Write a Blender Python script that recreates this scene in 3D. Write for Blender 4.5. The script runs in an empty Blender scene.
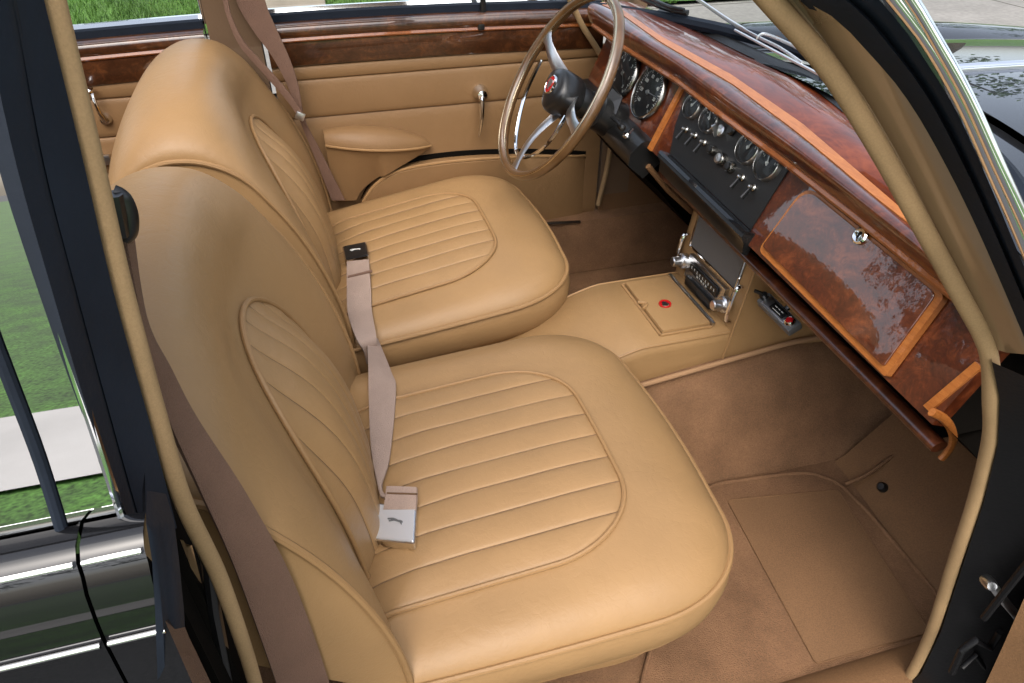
import bpy, bmesh, math, random
from mathutils import Vector, Matrix
random.seed(7)
R = math.radians
S = bpy.context.scene
COL = S.collection
GZ = -0.60            # street level; the passenger cushion top is z = 0, car front is +X, far (driver) side is +Y

# ------------------------------------------------------------------ camera model (used to measure the photograph)
FPX, YAW, PIT, CL = 700.0, R(15.8), R(36.85), Vector((0, -1.02, .74))
CF = Vector((math.sin(YAW)*math.cos(PIT), math.cos(YAW)*math.cos(PIT), -math.sin(PIT)))
CR = Vector((math.cos(YAW), -math.sin(YAW), 0)); CU = CR.cross(CF)
def ray(px, py): return CF + CR*((px-512)/FPX) - CU*((py-341.5)/FPX)
def az(px, py, z): d = ray(px, py); return CL + d*((z-CL.z)/d.z)
def ay(px, py, y): d = ray(px, py); return CL + d*((y-CL.y)/d.y)
def ax(px, py, x): d = ray(px, py); return CL + d*((x-CL.x)/d.x)
V = Vector
def lerp(a, b, t): return a + (b-a)*t
def spline(pts, n=8, closed=False):
    P = [V(p) for p in pts]; out = []; N = len(P)
    segs = N if closed else N-1
    for i in range(segs):
        if closed: a, b, c, d = P[(i-1) % N], P[i], P[(i+1) % N], P[(i+2) % N]
        else: a, b, c, d = P[max(i-1, 0)], P[i], P[i+1], P[min(i+2, N-1)]
        for k in range(n):
            t = k/n
            out.append(.5*((2*b)+(c-a)*t+(2*a-5*b+4*c-d)*t*t+(3*b-a-3*c+d)*t**3))
    if not closed: out.append(P[-1])
    return out

# ------------------------------------------------------------------ mesh builder
class MB:
    def __init__(s): s.v = []; s.f = []
    def quad(s, a, b, c, d):
        i = len(s.v); s.v += [V(a), V(b), V(c), V(d)]; s.f.append((i, i+1, i+2, i+3)); return s
    def grid(s, rows, closed_u=False, closed_v=False, flip=False):
        i0 = len(s.v); n = len(rows); m = len(rows[0])
        for r in rows: s.v += [V(p) for p in r]
        for i in range(n if closed_v else n-1):
            for j in range(m if closed_u else m-1):
                q = (i0+i*m+j, i0+i*m+(j+1) % m, i0+((i+1) % n)*m+(j+1) % m, i0+((i+1) % n)*m+j)
                s.f.append(q[::-1] if flip else q)
        return s
    def fan(s, pts, flip=False):
        i0 = len(s.v); s.v += [V(p) for p in pts]; idx = tuple(range(i0, len(s.v)))
        s.f.append(idx[::-1] if flip else idx); return s
    def tube(s, path, r, closed=False, seg=10, caps=True, flat=None):
        P = [V(p) for p in path]; n = len(P); rows = []; prev = None
        for i, p in enumerate(P):
            if closed: t = P[(i+1) % n]-P[i-1]
            else: t = P[min(i+1, n-1)]-P[max(i-1, 0)]
            t = t.normalized() if t.length > 1e-9 else V((1, 0, 0))
            if prev is None:
                a = V((0, 0, 1)) if abs(t.z) < .9 else V((0, 1, 0))
                nrm = (a-t*a.dot(t)).normalized()
            else:
                nrm = prev-t*prev.dot(t)
                nrm = nrm.normalized() if nrm.length > 1e-9 else prev
            prev = nrm; b = t.cross(nrm)
            rr = r[i] if isinstance(r, (list, tuple)) else r
            k = flat if flat else 1
            rows.append([p+nrm*(rr*math.cos(2*math.pi*j/seg))+b*(rr*k*math.sin(2*math.pi*j/seg)) for j in range(seg)])
        s.grid(rows, closed_u=True, closed_v=closed, flip=True)
        if caps and not closed: s.fan(rows[0], True); s.fan(rows[-1], False)
        return s
    def box(s, c, d, rot=None, bev=0):
        bm = bmesh.new(); bmesh.ops.create_cube(bm, size=1)
        for v in bm.verts: v.co = V((v.co.x*d[0], v.co.y*d[1], v.co.z*d[2]))
        if bev: bmesh.ops.bevel(bm, geom=bm.edges[:], offset=bev, segments=2, affect='EDGES', profile=.6)
        M = rot if rot else Matrix.Identity(3)
        i0 = len(s.v); bm.verts.ensure_lookup_table()
        for v in bm.verts: s.v.append(M @ v.co + V(c))
        for f in bm.faces: s.f.append(tuple(i0+v.index for v in f.verts))
        bm.free(); return s
    def prism(s, pts, off, rev=False):
        """closed outline pts extruded by vector off (both ends capped)"""
        P = [V(p) for p in pts]; o = V(off); n = len(P); i0 = len(s.v)
        s.v += P + [p+o for p in P]
        s.f.append(tuple(range(i0, i0+n))); s.f.append(tuple(range(i0+2*n-1, i0+n-1, -1)))
        for i in range(n): j = (i+1) % n; s.f.append((i0+j, i0+i, i0+n+i, i0+n+j))
        return s
    def lathe(s, prof, c, axis, seg=24):
        """prof: list of (radius, height along axis)"""
        A = V(axis).normalized(); a = V((0, 0, 1)) if abs(A.z) < .9 else V((1, 0, 0))
        u = (a-A*a.dot(A)).normalized(); w = A.cross(u); c = V(c)
        rows = [[c+A*h+(u*math.cos(2*math.pi*j/seg)+w*math.sin(2*math.pi*j/seg))*max(r, 1e-5) for j in range(seg)] for r, h in prof]
        s.grid(rows, closed_u=True); return s
    def ribbon(s, A, B, th=.0016):
        A = [V(p) for p in A]; B = [V(p) for p in B]; n = len(A); rows = []
        for i in range(n):
            t = A[min(i+1, n-1)]-A[max(i-1, 0)]; w = B[i]-A[i]
            nn = t.cross(w); nn = nn.normalized() if nn.length > 1e-12 else V((0, 0, 1))
            m = (A[i]+B[i])/2
            rows.append([A[i]+nn*th, lerp(A[i], B[i], .15)+nn*th*1.3, m+nn*th*1.3, lerp(A[i], B[i], .85)+nn*th*1.3, B[i]+nn*th, B[i]-nn*th, m-nn*th*1.3, A[i]-nn*th])
        s.grid(rows, closed_u=True); s.fan(rows[0]); s.fan(rows[-1], True); return s
    def text(s, txt, size, c, xd, yd, lift=0.0005, extr=0.0003):
        cu = bpy.data.curves.new('lettering', 'FONT'); cu.body = txt; cu.size = size; cu.align_x = 'CENTER'; cu.align_y = 'CENTER'; cu.extrude = extr
        o = bpy.data.objects.new('lettering', cu); COL.objects.link(o)
        dg = bpy.context.evaluated_depsgraph_get(); me = bpy.data.meshes.new_from_object(o.evaluated_get(dg))
        X = V(xd).normalized(); Y = V(yd).normalized(); N = X.cross(Y); i0 = len(s.v)
        for v in me.vertices: s.v.append(V(c)+X*v.co.x+Y*v.co.y+N*(v.co.z+lift))
        for p in me.polygons: s.f.append(tuple(i0+k for k in p.vertices))
        bpy.data.objects.remove(o); bpy.data.curves.remove(cu); bpy.data.meshes.remove(me); return s

def base_of(parent):
    o = parent; b = V((0, 0, 0))
    while o is not None: b += V(o.location); o = o.parent
    return b
def obj(name, mb, mat, parent=None, smooth=40, fix=True, loc=None):
    me = bpy.data.meshes.new(name)
    b = base_of(parent) if parent else V(loc or (0, 0, 0))
    me.from_pydata([tuple(v-b) for v in mb.v], [], mb.f)
    if fix:
        bm = bmesh.new(); bm.from_mesh(me)
        bmesh.ops.remove_doubles(bm, verts=bm.verts, dist=1e-6)
        bmesh.ops.recalc_face_normals(bm, faces=bm.faces[:]); bm.to_mesh(me); bm.free()
    me.materials.append(mat)
    if smooth:
        me.polygons.foreach_set('use_smooth', [True]*len(me.polygons))
        me.set_sharp_from_angle(angle=R(smooth))
    o = bpy.data.objects.new(name, me); COL.objects.link(o)
    if parent: o.parent = parent
    else: o.location = b
    return o
def tag(o, label, cat, group=None, kind=None):
    if label: o['label'] = label
    if cat: o['category'] = cat
    if group: o['group'] = group
    if kind: o['kind'] = kind
    return o
def thing(name, label, cat, loc=(0, 0, 0), group=None):
    o = bpy.data.objects.new(name, None); COL.objects.link(o); o.location = loc; o.empty_display_size = .05
    return tag(o, label, cat, group)
def copy_tree(o, parent=None):
    c = o.copy(); COL.objects.link(c); c.parent = parent
    for ch in list(o.children): copy_tree(ch, c)
    return c

# ------------------------------------------------------------------ materials
def newmat(name):
    m = bpy.data.materials.new(name); m.use_nodes = True; nt = m.node_tree
    return m, nt, nt.nodes, nt.links, nt.nodes['Principled BSDF']
def nd(N, t, **k):
    n = N.new(t)
    for a, b in k.items():
        if a in n.inputs: n.inputs[a].default_value = b
        else: setattr(n, a, b)
    return n
def ramp(N, stops):
    r = N.new('ShaderNodeValToRGB'); e = r.color_ramp.elements
    while len(e) < len(stops): e.new(.5)
    for x, (p, c) in zip(e, stops): x.position = p; x.color = (*c, 1)
    return r
def basic(name, col, rough=.5, metal=0, coat=0, bump=0, bscale=200, var=0, vscale=6, spec=.5, aniso=None, coat_rough=.04):
    m, nt, N, L, B = newmat(name)
    B.inputs['Base Color'].default_value = (*col, 1); B.inputs['Roughness'].default_value = rough; B.inputs['Metallic'].default_value = metal
    B.inputs['Coat Weight'].default_value = coat; B.inputs['Coat Roughness'].default_value = coat_rough; B.inputs['Specular IOR Level'].default_value = spec
    tc = N.new('ShaderNodeTexCoord')
    if var:
        n = nd(N, 'ShaderNodeTexNoise', Scale=vscale, Detail=5.0, Roughness=.6); L.new(tc.outputs['Object'], n.inputs['Vector'])
        lo = tuple(c*(1-var) for c in col); hi = tuple(min(1, c*(1+var)) for c in col)
        r = ramp(N, [(.3, lo), (.7, hi)]); L.new(n.outputs['Fac'], r.inputs['Fac']); L.new(r.outputs['Color'], B.inputs['Base Color'])
        mr = nd(N, 'ShaderNodeMapRange'); mr.inputs['To Min'].default_value = max(.02, rough*.85); mr.inputs['To Max'].default_value = min(1, rough*1.2)
        L.new(n.outputs['Fac'], mr.inputs['Value']); L.new(mr.outputs['Result'], B.inputs['Roughness'])
    if bump:
        n2 = nd(N, 'ShaderNodeTexNoise', Scale=bscale, Detail=3.0); L.new(tc.outputs['Object'], n2.inputs['Vector'])
        b = nd(N, 'ShaderNodeBump', Strength=bump, Distance=.002); L.new(n2.outputs['Fac'], b.inputs['Height']); L.new(b.outputs['Normal'], B.inputs['Normal'])
    return m
def leather(name, col, rough=.42, var=.10):
    m, nt, N, L, B = newmat(name); tc = N.new('ShaderNodeTexCoord')
    n = nd(N, 'ShaderNodeTexNoise', Scale=7.0, Detail=6.0, Roughness=.62); L.new(tc.outputs['Object'], n.inputs['Vector'])
    r = ramp(N, [(.25, tuple(c*(1-var) for c in col)), (.55, col), (.8, tuple(min(1, c*(1+var*.7)) for c in col))])
    L.new(n.outputs['Fac'], r.inputs['Fac']); L.new(r.outputs['Color'], B.inputs['Base Color'])
    B.inputs['Roughness'].default_value = rough; B.inputs['Specular IOR Level'].default_value = .30
    mr = nd(N, 'ShaderNodeMapRange'); mr.inputs['To Min'].default_value = rough*.8; mr.inputs['To Max'].default_value = rough*1.25
    L.new(n.outputs['Fac'], mr.inputs['Value']); L.new(mr.outputs['Result'], B.inputs['Roughness'])
    vo = nd(N, 'ShaderNodeTexVoronoi', Scale=650.0); L.new(tc.outputs['Object'], vo.inputs['Vector'])
    n3 = nd(N, 'ShaderNodeTexNoise', Scale=26.0, Detail=4.0, Distortion=1.2); L.new(tc.outputs['Object'], n3.inputs['Vector'])
    b1 = nd(N, 'ShaderNodeBump', Strength=.10, Distance=.0008); L.new(vo.outputs['Distance'], b1.inputs['Height'])
    n5 = nd(N, 'ShaderNodeTexVoronoi', Scale=55.0); n5.feature = 'DISTANCE_TO_EDGE'; n6 = nd(N, 'ShaderNodeTexNoise', Scale=18.0, Detail=3.0); mx5 = nd(N, 'ShaderNodeMix'); mx5.data_type = 'RGBA'; mx5.inputs[0].default_value = .12
    L.new(tc.outputs['Object'], n6.inputs['Vector']); L.new(tc.outputs['Object'], mx5.inputs[6]); L.new(n6.outputs['Color'], mx5.inputs[7]); L.new(mx5.outputs[2], n5.inputs['Vector'])
    mr5 = nd(N, 'ShaderNodeMapRange'); mr5.inputs['From Max'].default_value = .10; L.new(n5.outputs['Distance'], mr5.inputs['Value'])
    b0 = nd(N, 'ShaderNodeBump', Strength=.07, Distance=.002); L.new(mr5.outputs['Result'], b0.inputs['Height']); L.new(b0.outputs['Normal'], b1.inputs['Normal'])
    b2 = nd(N, 'ShaderNodeBump', Strength=.15, Distance=.006); L.new(n3.outputs['Fac'], b2.inputs['Height']); L.new(b1.outputs['Normal'], b2.inputs['Normal'])
    L.new(b2.outputs['Normal'], B.inputs['Normal']); return m
def burl(name, dark, mid, light, scale=9.0, stretch=(1, 1, 1), coat=1, cior=1.5):
    m, nt, N, L, B = newmat(name); tc = N.new('ShaderNodeTexCoord')
    mp = nd(N, 'ShaderNodeMapping'); mp.inputs['Scale'].default_value = stretch; L.new(tc.outputs['Object'], mp.inputs['Vector'])
    n1 = nd(N, 'ShaderNodeTexNoise', Scale=scale, Detail=9.0, Roughness=.68, Distortion=2.2); L.new(mp.outputs['Vector'], n1.inputs['Vector'])
    n2 = nd(N, 'ShaderNodeTexNoise', Scale=scale*5, Detail=5.0, Roughness=.6, Distortion=3.0); L.new(mp.outputs['Vector'], n2.inputs['Vector'])
    mx = nd(N, 'ShaderNodeMix'); mx.data_type = 'FLOAT'; mx.inputs[0].default_value = .35
    L.new(n1.outputs['Fac'], mx.inputs[2]); L.new(n2.outputs['Fac'], mx.inputs[3])
    r = ramp(N, [(.32, dark), (.5, mid), (.66, light)]); L.new(mx.outputs[0], r.inputs['Fac']); L.new(r.outputs['Color'], B.inputs['Base Color'])
    B.inputs['Roughness'].default_value = .35; B.inputs['Coat Weight'].default_value = coat; B.inputs['Coat Roughness'].default_value = .03; B.inputs['Coat IOR'].default_value = cior; B.inputs['Specular IOR Level'].default_value = .25
    n3 = nd(N, 'ShaderNodeTexNoise', Scale=60.0, Detail=2.0); L.new(tc.outputs['Object'], n3.inputs['Vector'])
    b = nd(N, 'ShaderNodeBump', Strength=.05, Distance=.002); L.new(n3.outputs['Fac'], b.inputs['Height']); L.new(b.outputs['Normal'], B.inputs['Coat Normal'])
    return m
def glass(name, tint=(1, 1, 1), refl=1.0, ior=1.5):
    m, nt, N, L, B = newmat(name); N.remove(B)
    out = N['Material Output']; t = nd(N, 'ShaderNodeBsdfTransparent'); t.inputs['Color'].default_value = (*tint, 1)
    g = nd(N, 'ShaderNodeBsdfGlossy'); g.inputs['Roughness'].default_value = .01
    f = nd(N, 'ShaderNodeFresnel'); f.inputs['IOR'].default_value = ior
    mx = N.new('ShaderNodeMixShader'); L.new(f.outputs['Fac'], mx.inputs[0]); L.new(t.outputs[0], mx.inputs[1]); L.new(g.outputs[0], mx.inputs[2])
    L.new(mx.outputs[0], out.inputs['Surface']); return m

def fleck(m, scale, amt):
    nt = m.node_tree; N = nt.nodes; L = nt.links; B = N['Principled BSDF']; src = B.inputs['Base Color'].links[0].from_socket
    tc = N.new('ShaderNodeTexCoord'); n = nd(N, 'ShaderNodeTexNoise', Scale=scale, Detail=2.0); L.new(tc.outputs['Object'], n.inputs['Vector'])
    mr = nd(N, 'ShaderNodeMapRange'); mr.inputs['From Min'].default_value = .3; mr.inputs['From Max'].default_value = .7; mr.inputs['To Min'].default_value = 1-amt; mr.inputs['To Max'].default_value = 1+amt
    L.new(n.outputs['Fac'], mr.inputs['Value']); mu = nd(N, 'ShaderNodeMix'); mu.data_type = 'RGBA'; mu.blend_type = 'MULTIPLY'; mu.inputs[0].default_value = 1
    L.new(src, mu.inputs[6]); L.new(mr.outputs['Result'], mu.inputs[7]); L.new(mu.outputs[2], B.inputs['Base Color']); return m
M = {}
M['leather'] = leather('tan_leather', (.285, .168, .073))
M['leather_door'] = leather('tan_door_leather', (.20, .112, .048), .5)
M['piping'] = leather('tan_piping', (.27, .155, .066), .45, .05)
M['crease_shade'] = basic('flute_crease_shade', (.13, .072, .032), .8)  # dark colour that paints crease shade into the flute grooves
M['seam'] = basic('seam_thread', (.10, .05, .02), .8)
M['carpet'] = basic('tan_carpet', (.178, .096, .050), .95, bump=1.0, bscale=520, var=.28, vscale=9, spec=.15)
M['mat'] = basic('tan_rubber_mat', (.165, .088, .041), .75, bump=.3, bscale=500, var=.12, vscale=5, spec=.3)
M['board'] = basic('tan_trim_board', (.16, .083, .036), .7, bump=.3, bscale=500, var=.12, vscale=7, spec=.3)
M['windlace'] = basic('beige_cloth_cord', (.29, .190, .096), .9, bump=.15, bscale=1600, var=.12, vscale=14, spec=.15)
M['burl'] = burl('walnut_burl', (.022, .005, .0025), (.075, .016, .005), (.17, .042, .012), 11.0, cior=1.75)
M['burl_dark'] = burl('dark_walnut', (.018, .006, .003), (.055, .015, .006), (.12, .035, .012), 7.0)
M['burl_red'] = burl('red_walnut', (.045, .008, .003), (.125, .024, .007), (.22, .050, .014), 7.0, (1, .35, 1), .8, 1.38)
M['cross'] = burl('orange_crossband', (.23, .068, .013), (.33, .108, .023), (.41, .15, .036), 14.0, (6, 1, 6), .5, 1.35)
M['cross2'] = burl('light_brown_veneer', (.16, .045, .010), (.26, .078, .018), (.34, .11, .026), 14.0, (6, 1, 6))
M['chrome'] = basic('chrome', (.78, .79, .80), .07, 1)
M['satin'] = basic('satin_silver', (.70, .71, .72), .38, .85)
M['post'] = basic('brown_post_trim', (.13, .078, .042), .6, bump=.2)
M['dim_chrome'] = basic('tarnished_chrome', (.30, .29, .27), .22, 1)
M['chrome_soft'] = basic('brushed_metal', (.62, .62, .62), .28, 1, bump=.1, bscale=300)
M['black_paint'] = basic('black_gloss_paint', (.004, .0042, .005), .35, coat=1, coat_rough=.012, spec=.05)
M['black_shut'] = basic('black_door_shut', (.005, .005, .0055), .4, spec=.2, bump=.15)
M['black_plastic'] = basic('black_gloss_plastic', (.008, .008, .008), .28, var=.2)
M['black_matt'] = basic('black_crackle_panel', (.006, .006, .006), .45, bump=.25, bscale=900)
M['rubber'] = basic('blue_black_rubber', (.012, .016, .024), .7, bump=.2, bscale=160, var=.2, vscale=12, spec=.12)
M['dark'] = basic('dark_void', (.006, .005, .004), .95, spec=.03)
M['dark_brown'] = basic('dark_brown_underside', (.035, .020, .012), .7)
M['webbing'] = basic('brown_webbing', (.15, .085, .058), .62, bump=.7, bscale=900, var=.08, vscale=30, spec=.3)
M['webbing_pale'] = basic('pale_taupe_webbing', (.31, .225, .178), .6, bump=.6, bscale=900, var=.06, vscale=30, spec=.3)
M['pillar'] = basic('tan_gloss_pillar', (.20, .128, .068), .22, coat=.8, var=.1)
M['white_enamel'] = basic('silver_buckle_face', (.66, .67, .69), .15, .5, coat=.6)
M['gauge'] = basic('gauge_dial', (.006, .006, .006), .5)
M['mark'] = basic('white_marking', (.62, .62, .58), .6)
M['red'] = basic('red_enamel', (.40, .008, .010), .25, coat=.6)
M['grille'] = basic('grey_speaker_mesh', (.13, .125, .118), .55, .3, bump=.6, bscale=1500)
M['grey'] = basic('grey_metal_case', (.09, .09, .09), .45, bump=.1)
M['wheel_wood'] = basic('varnished_rim', (.095, .046, .016), .3, coat=.6, var=.3, vscale=30, coat_rough=.08)
M['rim_metal'] = basic('satin_aluminium', (.62, .52, .36), .25, 1)
M['orange'] = basic('orange_veneer', (.62, .27, .04), .4, coat=.5)
M['glass'] = glass('clear_glass', (.96, .98, .97), ior=1.28)
M['screen_glass'] = glass('clear_screen_glass', (.93, .96, .95), ior=1.03)
M['door_wood'] = burl('door_walnut', (.016, .006, .0025), (.055, .019, .007), (.13, .045, .014), 8.0)
M['pale_path'] = basic('pale_path', (.52, .50, .47), .9, bump=.3, bscale=40, var=.1, vscale=1.5)
M['glass_dark'] = glass('reflecting_glass', (.06, .07, .07), ior=9.0)
M['headlining'] = basic('fawn_headlining', (.42, .31, .19), .95, bump=.4)
M['asphalt'] = basic('asphalt', (.07, .07, .07), .9, bump=.6, bscale=60, var=.25, vscale=2, spec=.3)
M['concrete'] = basic('pale_concrete', (.22, .21, .19), .9, bump=.3, bscale=40, var=.15, vscale=1.5, spec=.2)
M['step'] = basic('grey_brown_stone', (.24, .21, .17), .9, bump=.5, bscale=25, var=.18, vscale=4)
M['grass'] = basic('grass', (.05, .105, .018), .75, bump=.9, bscale=30, var=.5, vscale=3, spec=.25)
M['near_grass'] = basic('near_grass', (.055, .13, .022), .75, bump=.9, bscale=30, var=.5, vscale=3, spec=.2)
M['blade'] = basic('grass_blade', (.06, .13, .022), .6, var=.4, vscale=2, spec=.3)
M['leaf'] = basic('leaf_green', (.045, .10, .018), .6, var=.5, vscale=1.2)
M['bark'] = basic('bark', (.05, .036, .025), .95, bump=1, bscale=14, var=.3)
M['pipe_pale'] = basic('pale_edge_cord', (.30, .17, .085), .85, bump=.4, bscale=500)

fleck(M['carpet'], 330, .13); fleck(M['mat'], 500, .16); fleck(M['board'], 400, .14); fleck(M['webbing'], 700, .10); fleck(M['webbing_pale'], 700, .07); fleck(M['windlace'], 700, .07); fleck(M['near_grass'], 40, .6); fleck(M['grass'], 60, .5); fleck(M['asphalt'], 90, .4); fleck(M['concrete'], 25, .12)
def joints(m, w_, h_):
    nt = m.node_tree; N = nt.nodes; L = nt.links; B = N['Principled BSDF']; src = B.inputs['Base Color'].links[0].from_socket
    tc = N.new('ShaderNodeTexCoord'); b = nd(N, 'ShaderNodeTexBrick'); b.offset = 0; b.inputs['Scale'].default_value = 1; b.inputs['Brick Width'].default_value = w_; b.inputs['Row Height'].default_value = h_; b.inputs['Mortar Size'].default_value = .012
    b.inputs['Color1'].default_value = (1, 1, 1, 1); b.inputs['Color2'].default_value = (.88, .88, .87, 1); b.inputs['Mortar'].default_value = (.3, .29, .26, 1); L.new(tc.outputs['Object'], b.inputs['Vector'])
    mu = nd(N, 'ShaderNodeMix'); mu.data_type = 'RGBA'; mu.blend_type = 'MULTIPLY'; mu.inputs[0].default_value = 1; L.new(src, mu.inputs[6]); L.new(b.outputs['Color'], mu.inputs[7]); L.new(mu.outputs[2], B.inputs['Base Color'])
joints(M['concrete'], 1.5, 1.63)
# ================================================================== SEATS
def bezier_arch(pts, n): return spline([(p[0], 0, p[1]) for p in pts], n)
HW = .293
def cushion_outline(n=240):
    xb, xf, r = -.07, .452, .150
    pts = []
    def q(cx, cy, rx, ry, a0, a1, k):
        for i in range(k):
            a = a0+(a1-a0)*i/k; e = 2/2.25
            c, s = math.cos(a), math.sin(a)
            pts.append((cx+rx*math.copysign(abs(c)**e, c), cy+ry*math.copysign(abs(s)**e, s)))
    q(xf-r*1.05, -HW+r*.95, r*1.05, r*.95, -math.pi/2, 0, 50)
    for i in range(1, 20): y = lerp(-HW+r*.95, HW-r*.95, i/20); pts.append((xf+.008*(1-(y/(HW-r*.95))**2), y))
    q(xf-r*1.05, HW-r*.95, r*1.05, r*.95, 0, math.pi/2, 50)
    for i in range(0, 30): x = lerp(xf-r*1.05, xb, i/30); pts.append((x, HW-.010*((xf-r-x)/.36)**2))
    for i in range(0, 20): pts.append((xb, lerp(HW-.010, -HW+.010, i/20)))
    for i in range(0, 30): x = lerp(xb, xf-r*1.05, i/30); pts.append((x, -HW+.010*((xf-r-x)/.36)**2))
    return pts
OUT = cushion_outline(); CC = (.17, 0)
_ang = sorted((math.atan2(y-CC[1], x-CC[0]), math.hypot(x-CC[0], y-CC[1])) for x, y in OUT)
def out_r(a):
    import bisect
    i = bisect.bisect([q[0] for q in _ang], a) ; a0, r0 = _ang[i-1]; a1, r1 = _ang[i % len(_ang)]
    if i == 0: a0 -= 2*math.pi
    if i == len(_ang): a1 += 2*math.pi
    return lerp(r0, r1, (a-a0)/(a1-a0) if a1 != a0 else 0)
def zpipe(x): return -.046+.035*(x-.2)
PADW, PADX, PADR, PADS = .184, .318, .105, -.024
def pad_front(y):
    d = PADW-abs(y)
    b_ = PADX+.006*(1-(y/PADW)**2)
    t = max(0, 1-d/PADR); return b_-PADR*1.15*(1-math.sqrt(max(0, 1-t**2.2)))
def ztop(x, y):
    a = math.atan2(y-CC[1], x-CC[0]); s = min(1, math.hypot(x-CC[0], y-CC[1])/out_r(a))
    dome = (1-s**3.4)**.62
    z = zpipe(x)+.063*dome+.045*(x-.15)*dome
    # soft hollow where the fluted panel is sewn down
    yy = y-PADS; n_ = ((abs(yy)/PADW)**5+(max(0, x+.05)/(PADX+.05))**5)**.2; h = max(0, min(1, (1.42-n_)/.42)); h = h*h*(3-2*h)
    return z-.012*h
def make_seat(name, label, y0):
    root = thing(name, label, 'car seat', (0, y0, -.30))
    def w(p): return V((p[0], p[1]+y0, p[2]))
    # ---- cushion
    m = MB(); NA = 360
    angs = [-math.pi+2*math.pi*i/NA for i in range(NA)]
    rows = []
    for k in range(0, 71):
        s = max(.002, 1-(1-k/70)**1.35); row = []
        for a in angs:
            r = out_r(a)*s; x = CC[0]+r*math.cos(a); y = r*math.sin(a); row.append(w((x, y, ztop(x, y)-(.004 if abs(y-PADS) < PADW-.01 and x < pad_front(y-PADS)-.01 else 0))))
        rows.append(row)
    def rim(inset, dz, k=1):
        return [w((CC[0]+(out_r(a)-inset)*math.cos(a), (out_r(a)-inset)*math.sin(a), zpipe(CC[0]+out_r(a)*math.cos(a))+dz)) for a in angs]
    for ins, dz in ((-.004, -.010), (-.007, -.028), (-.003, -.055), (.005, -.072), (.018, -.080), (.040, -.10), (.055, -.18)): rows.append(rim(ins, dz))
    m.grid(rows, closed_u=True)
    cu = obj('seat_cushion', m, M['leather'], root, 60)
    obj('piping', MB().tube(rim(-.002, .001), .0042, closed=True, seg=8), M['piping'], cu)
    obj('piping', MB().tube(rim(.0115, -.078), .004, closed=True, seg=8), M['piping'], cu)
    # fluted panel of the cushion
    NF = 8; PH = [0, .035, .09, .17, .28, .40, .5, .60, .72, .83, .91, .965]; SUB = len(PH); m = MB(); rows = []
    for j in range(NF*SUB+1):
        ph = PH[j % SUB]; y = -PADW+2*PADW*(j//SUB+ph)/NF
        b = .0042*abs(math.sin(math.pi*ph))**.42
        xf = pad_front(y); row = []
        for i in range(49):
            x = lerp(-.06, xf, i/48); fade = min(1, (xf-x)/.018)**.5 if xf-x > 0 else 0
            edge = min(1, (PADW-abs(y))/.004)
            wr = .0008*math.sin(31*x+9*math.floor(j/SUB)*1.7+2.2*math.sin(14*x))
            row.append(w((x, y+PADS, ztop(x, y+PADS)+.0015+(b*fade+wr*fade)*edge)))
        rows.append(row)
    m.grid(rows); nf = len(m.f)
    for k in range(1, NF): m.tube([p+V((0, 0, .0002)) for p in rows[k*SUB][::2]], .0010, seg=5)  # dark tubes laid in the grooves as painted crease shade
    fp = obj('fluted_panel', m, M['leather'], cu, 75, fix=False); fp.data.materials.append(M['crease_shade'])
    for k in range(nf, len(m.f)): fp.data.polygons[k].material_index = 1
    path = [w((-.05, -PADW, ztop(-.05, -PADW)+.003))]
    ys = [-PADW+2*PADW*(.5-.5*math.cos(math.pi*i/120)) for i in range(121)]
    for y in ys: x = pad_front(y); path.append(w((x, y+PADS, ztop(x, y+PADS)+.0035)))
    path.append(w((-.05, PADW, ztop(-.05, PADW)+.003)))
    full = [path[0]]+[lerp(path[0], path[1], i/10) for i in range(1, 10)]
    full = [w((lerp(-.05, pad_front(-PADW), i/12), -PADW+PADS, ztop(lerp(-.05, pad_front(-PADW), i/12), -PADW+PADS)+.0035)) for i in range(12)]+path[1:-1]+[w((lerp(pad_front(PADW), -.05, i/12), PADW+PADS, ztop(lerp(pad_front(PADW), -.05, i/12), PADW+PADS)+.0035)) for i in range(13)]
    obj('piping', MB().tube(full, .0036, seg=8), M['piping'], cu)
    m = MB()
    m.box(w((.19, 0, -.24)), (.40, .42, .05), bev=.01)
    for sy in (-.17, .17): m.box(w((.20, sy, -.283)), (.46, .03, .034), bev=.005)
    obj('seat_base', m, M['dark'], root)
    # ---- backrest: lofted between a side arch and a taller middle arch
    C = [(-.004, -.07), (-.010, .02), (-.025, .12), (-.056, .22), (-.094, .305), (-.124, .362), (-.165, .402), (-.23, .405), (-.295, .36), (-.34, .27), (-.345, .15), (-.32, .0), (-.30, -.12)]
    A = [(.002, -.07), (-.006, .02), (-.026, .11), (-.055, .19), (-.090, .255), (-.125, .302), (-.175, .330), (-.23, .333), (-.278, .310), (-.312, .262), (-.32, .15), (-.30, .0), (-.28, -.12)]
    NS = 10; cA = bezier_arch(A, NS); cC = bezier_arch(C, NS); NV = len(cA)
    def f(u): return (1-abs(u)**2.7)**.50
    def Wd(t): return HW-.004-.012*t
    BW, TT, T0 = .52, .330, .02
    def Sp(u, t):
        k = t*(NV-1); i = min(NV-2, int(k)); fr = k-i
        a = lerp(cA[i], cA[i+1], fr); c = lerp(cC[i], cC[i+1], fr); p = lerp(a, c, f(u))
        tg = cC[min(NV-1, i+2)]-cC[max(0, i-2)]; nn = V((tg.z, 0, -tg.x)).normalized()
        e = math.hypot(u/BW, max(0, t-.11)/(TT-.11)); p = p-nn*(.029*math.exp(-((e-1.0)/(.30 if e < 1 else .50))**2)*max(0, min(1, (.55-t)/.2)))
        bow = math.sin(math.pi*min(1, t*1.25))
        return V((p.x, u*(HW-.012+.008*bow), p.z))
    m = MB(); rows = []; NU = 72
    us = [math.sin(math.pi/2*(-1+2*i/NU)) for i in range(NU+1)]
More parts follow.
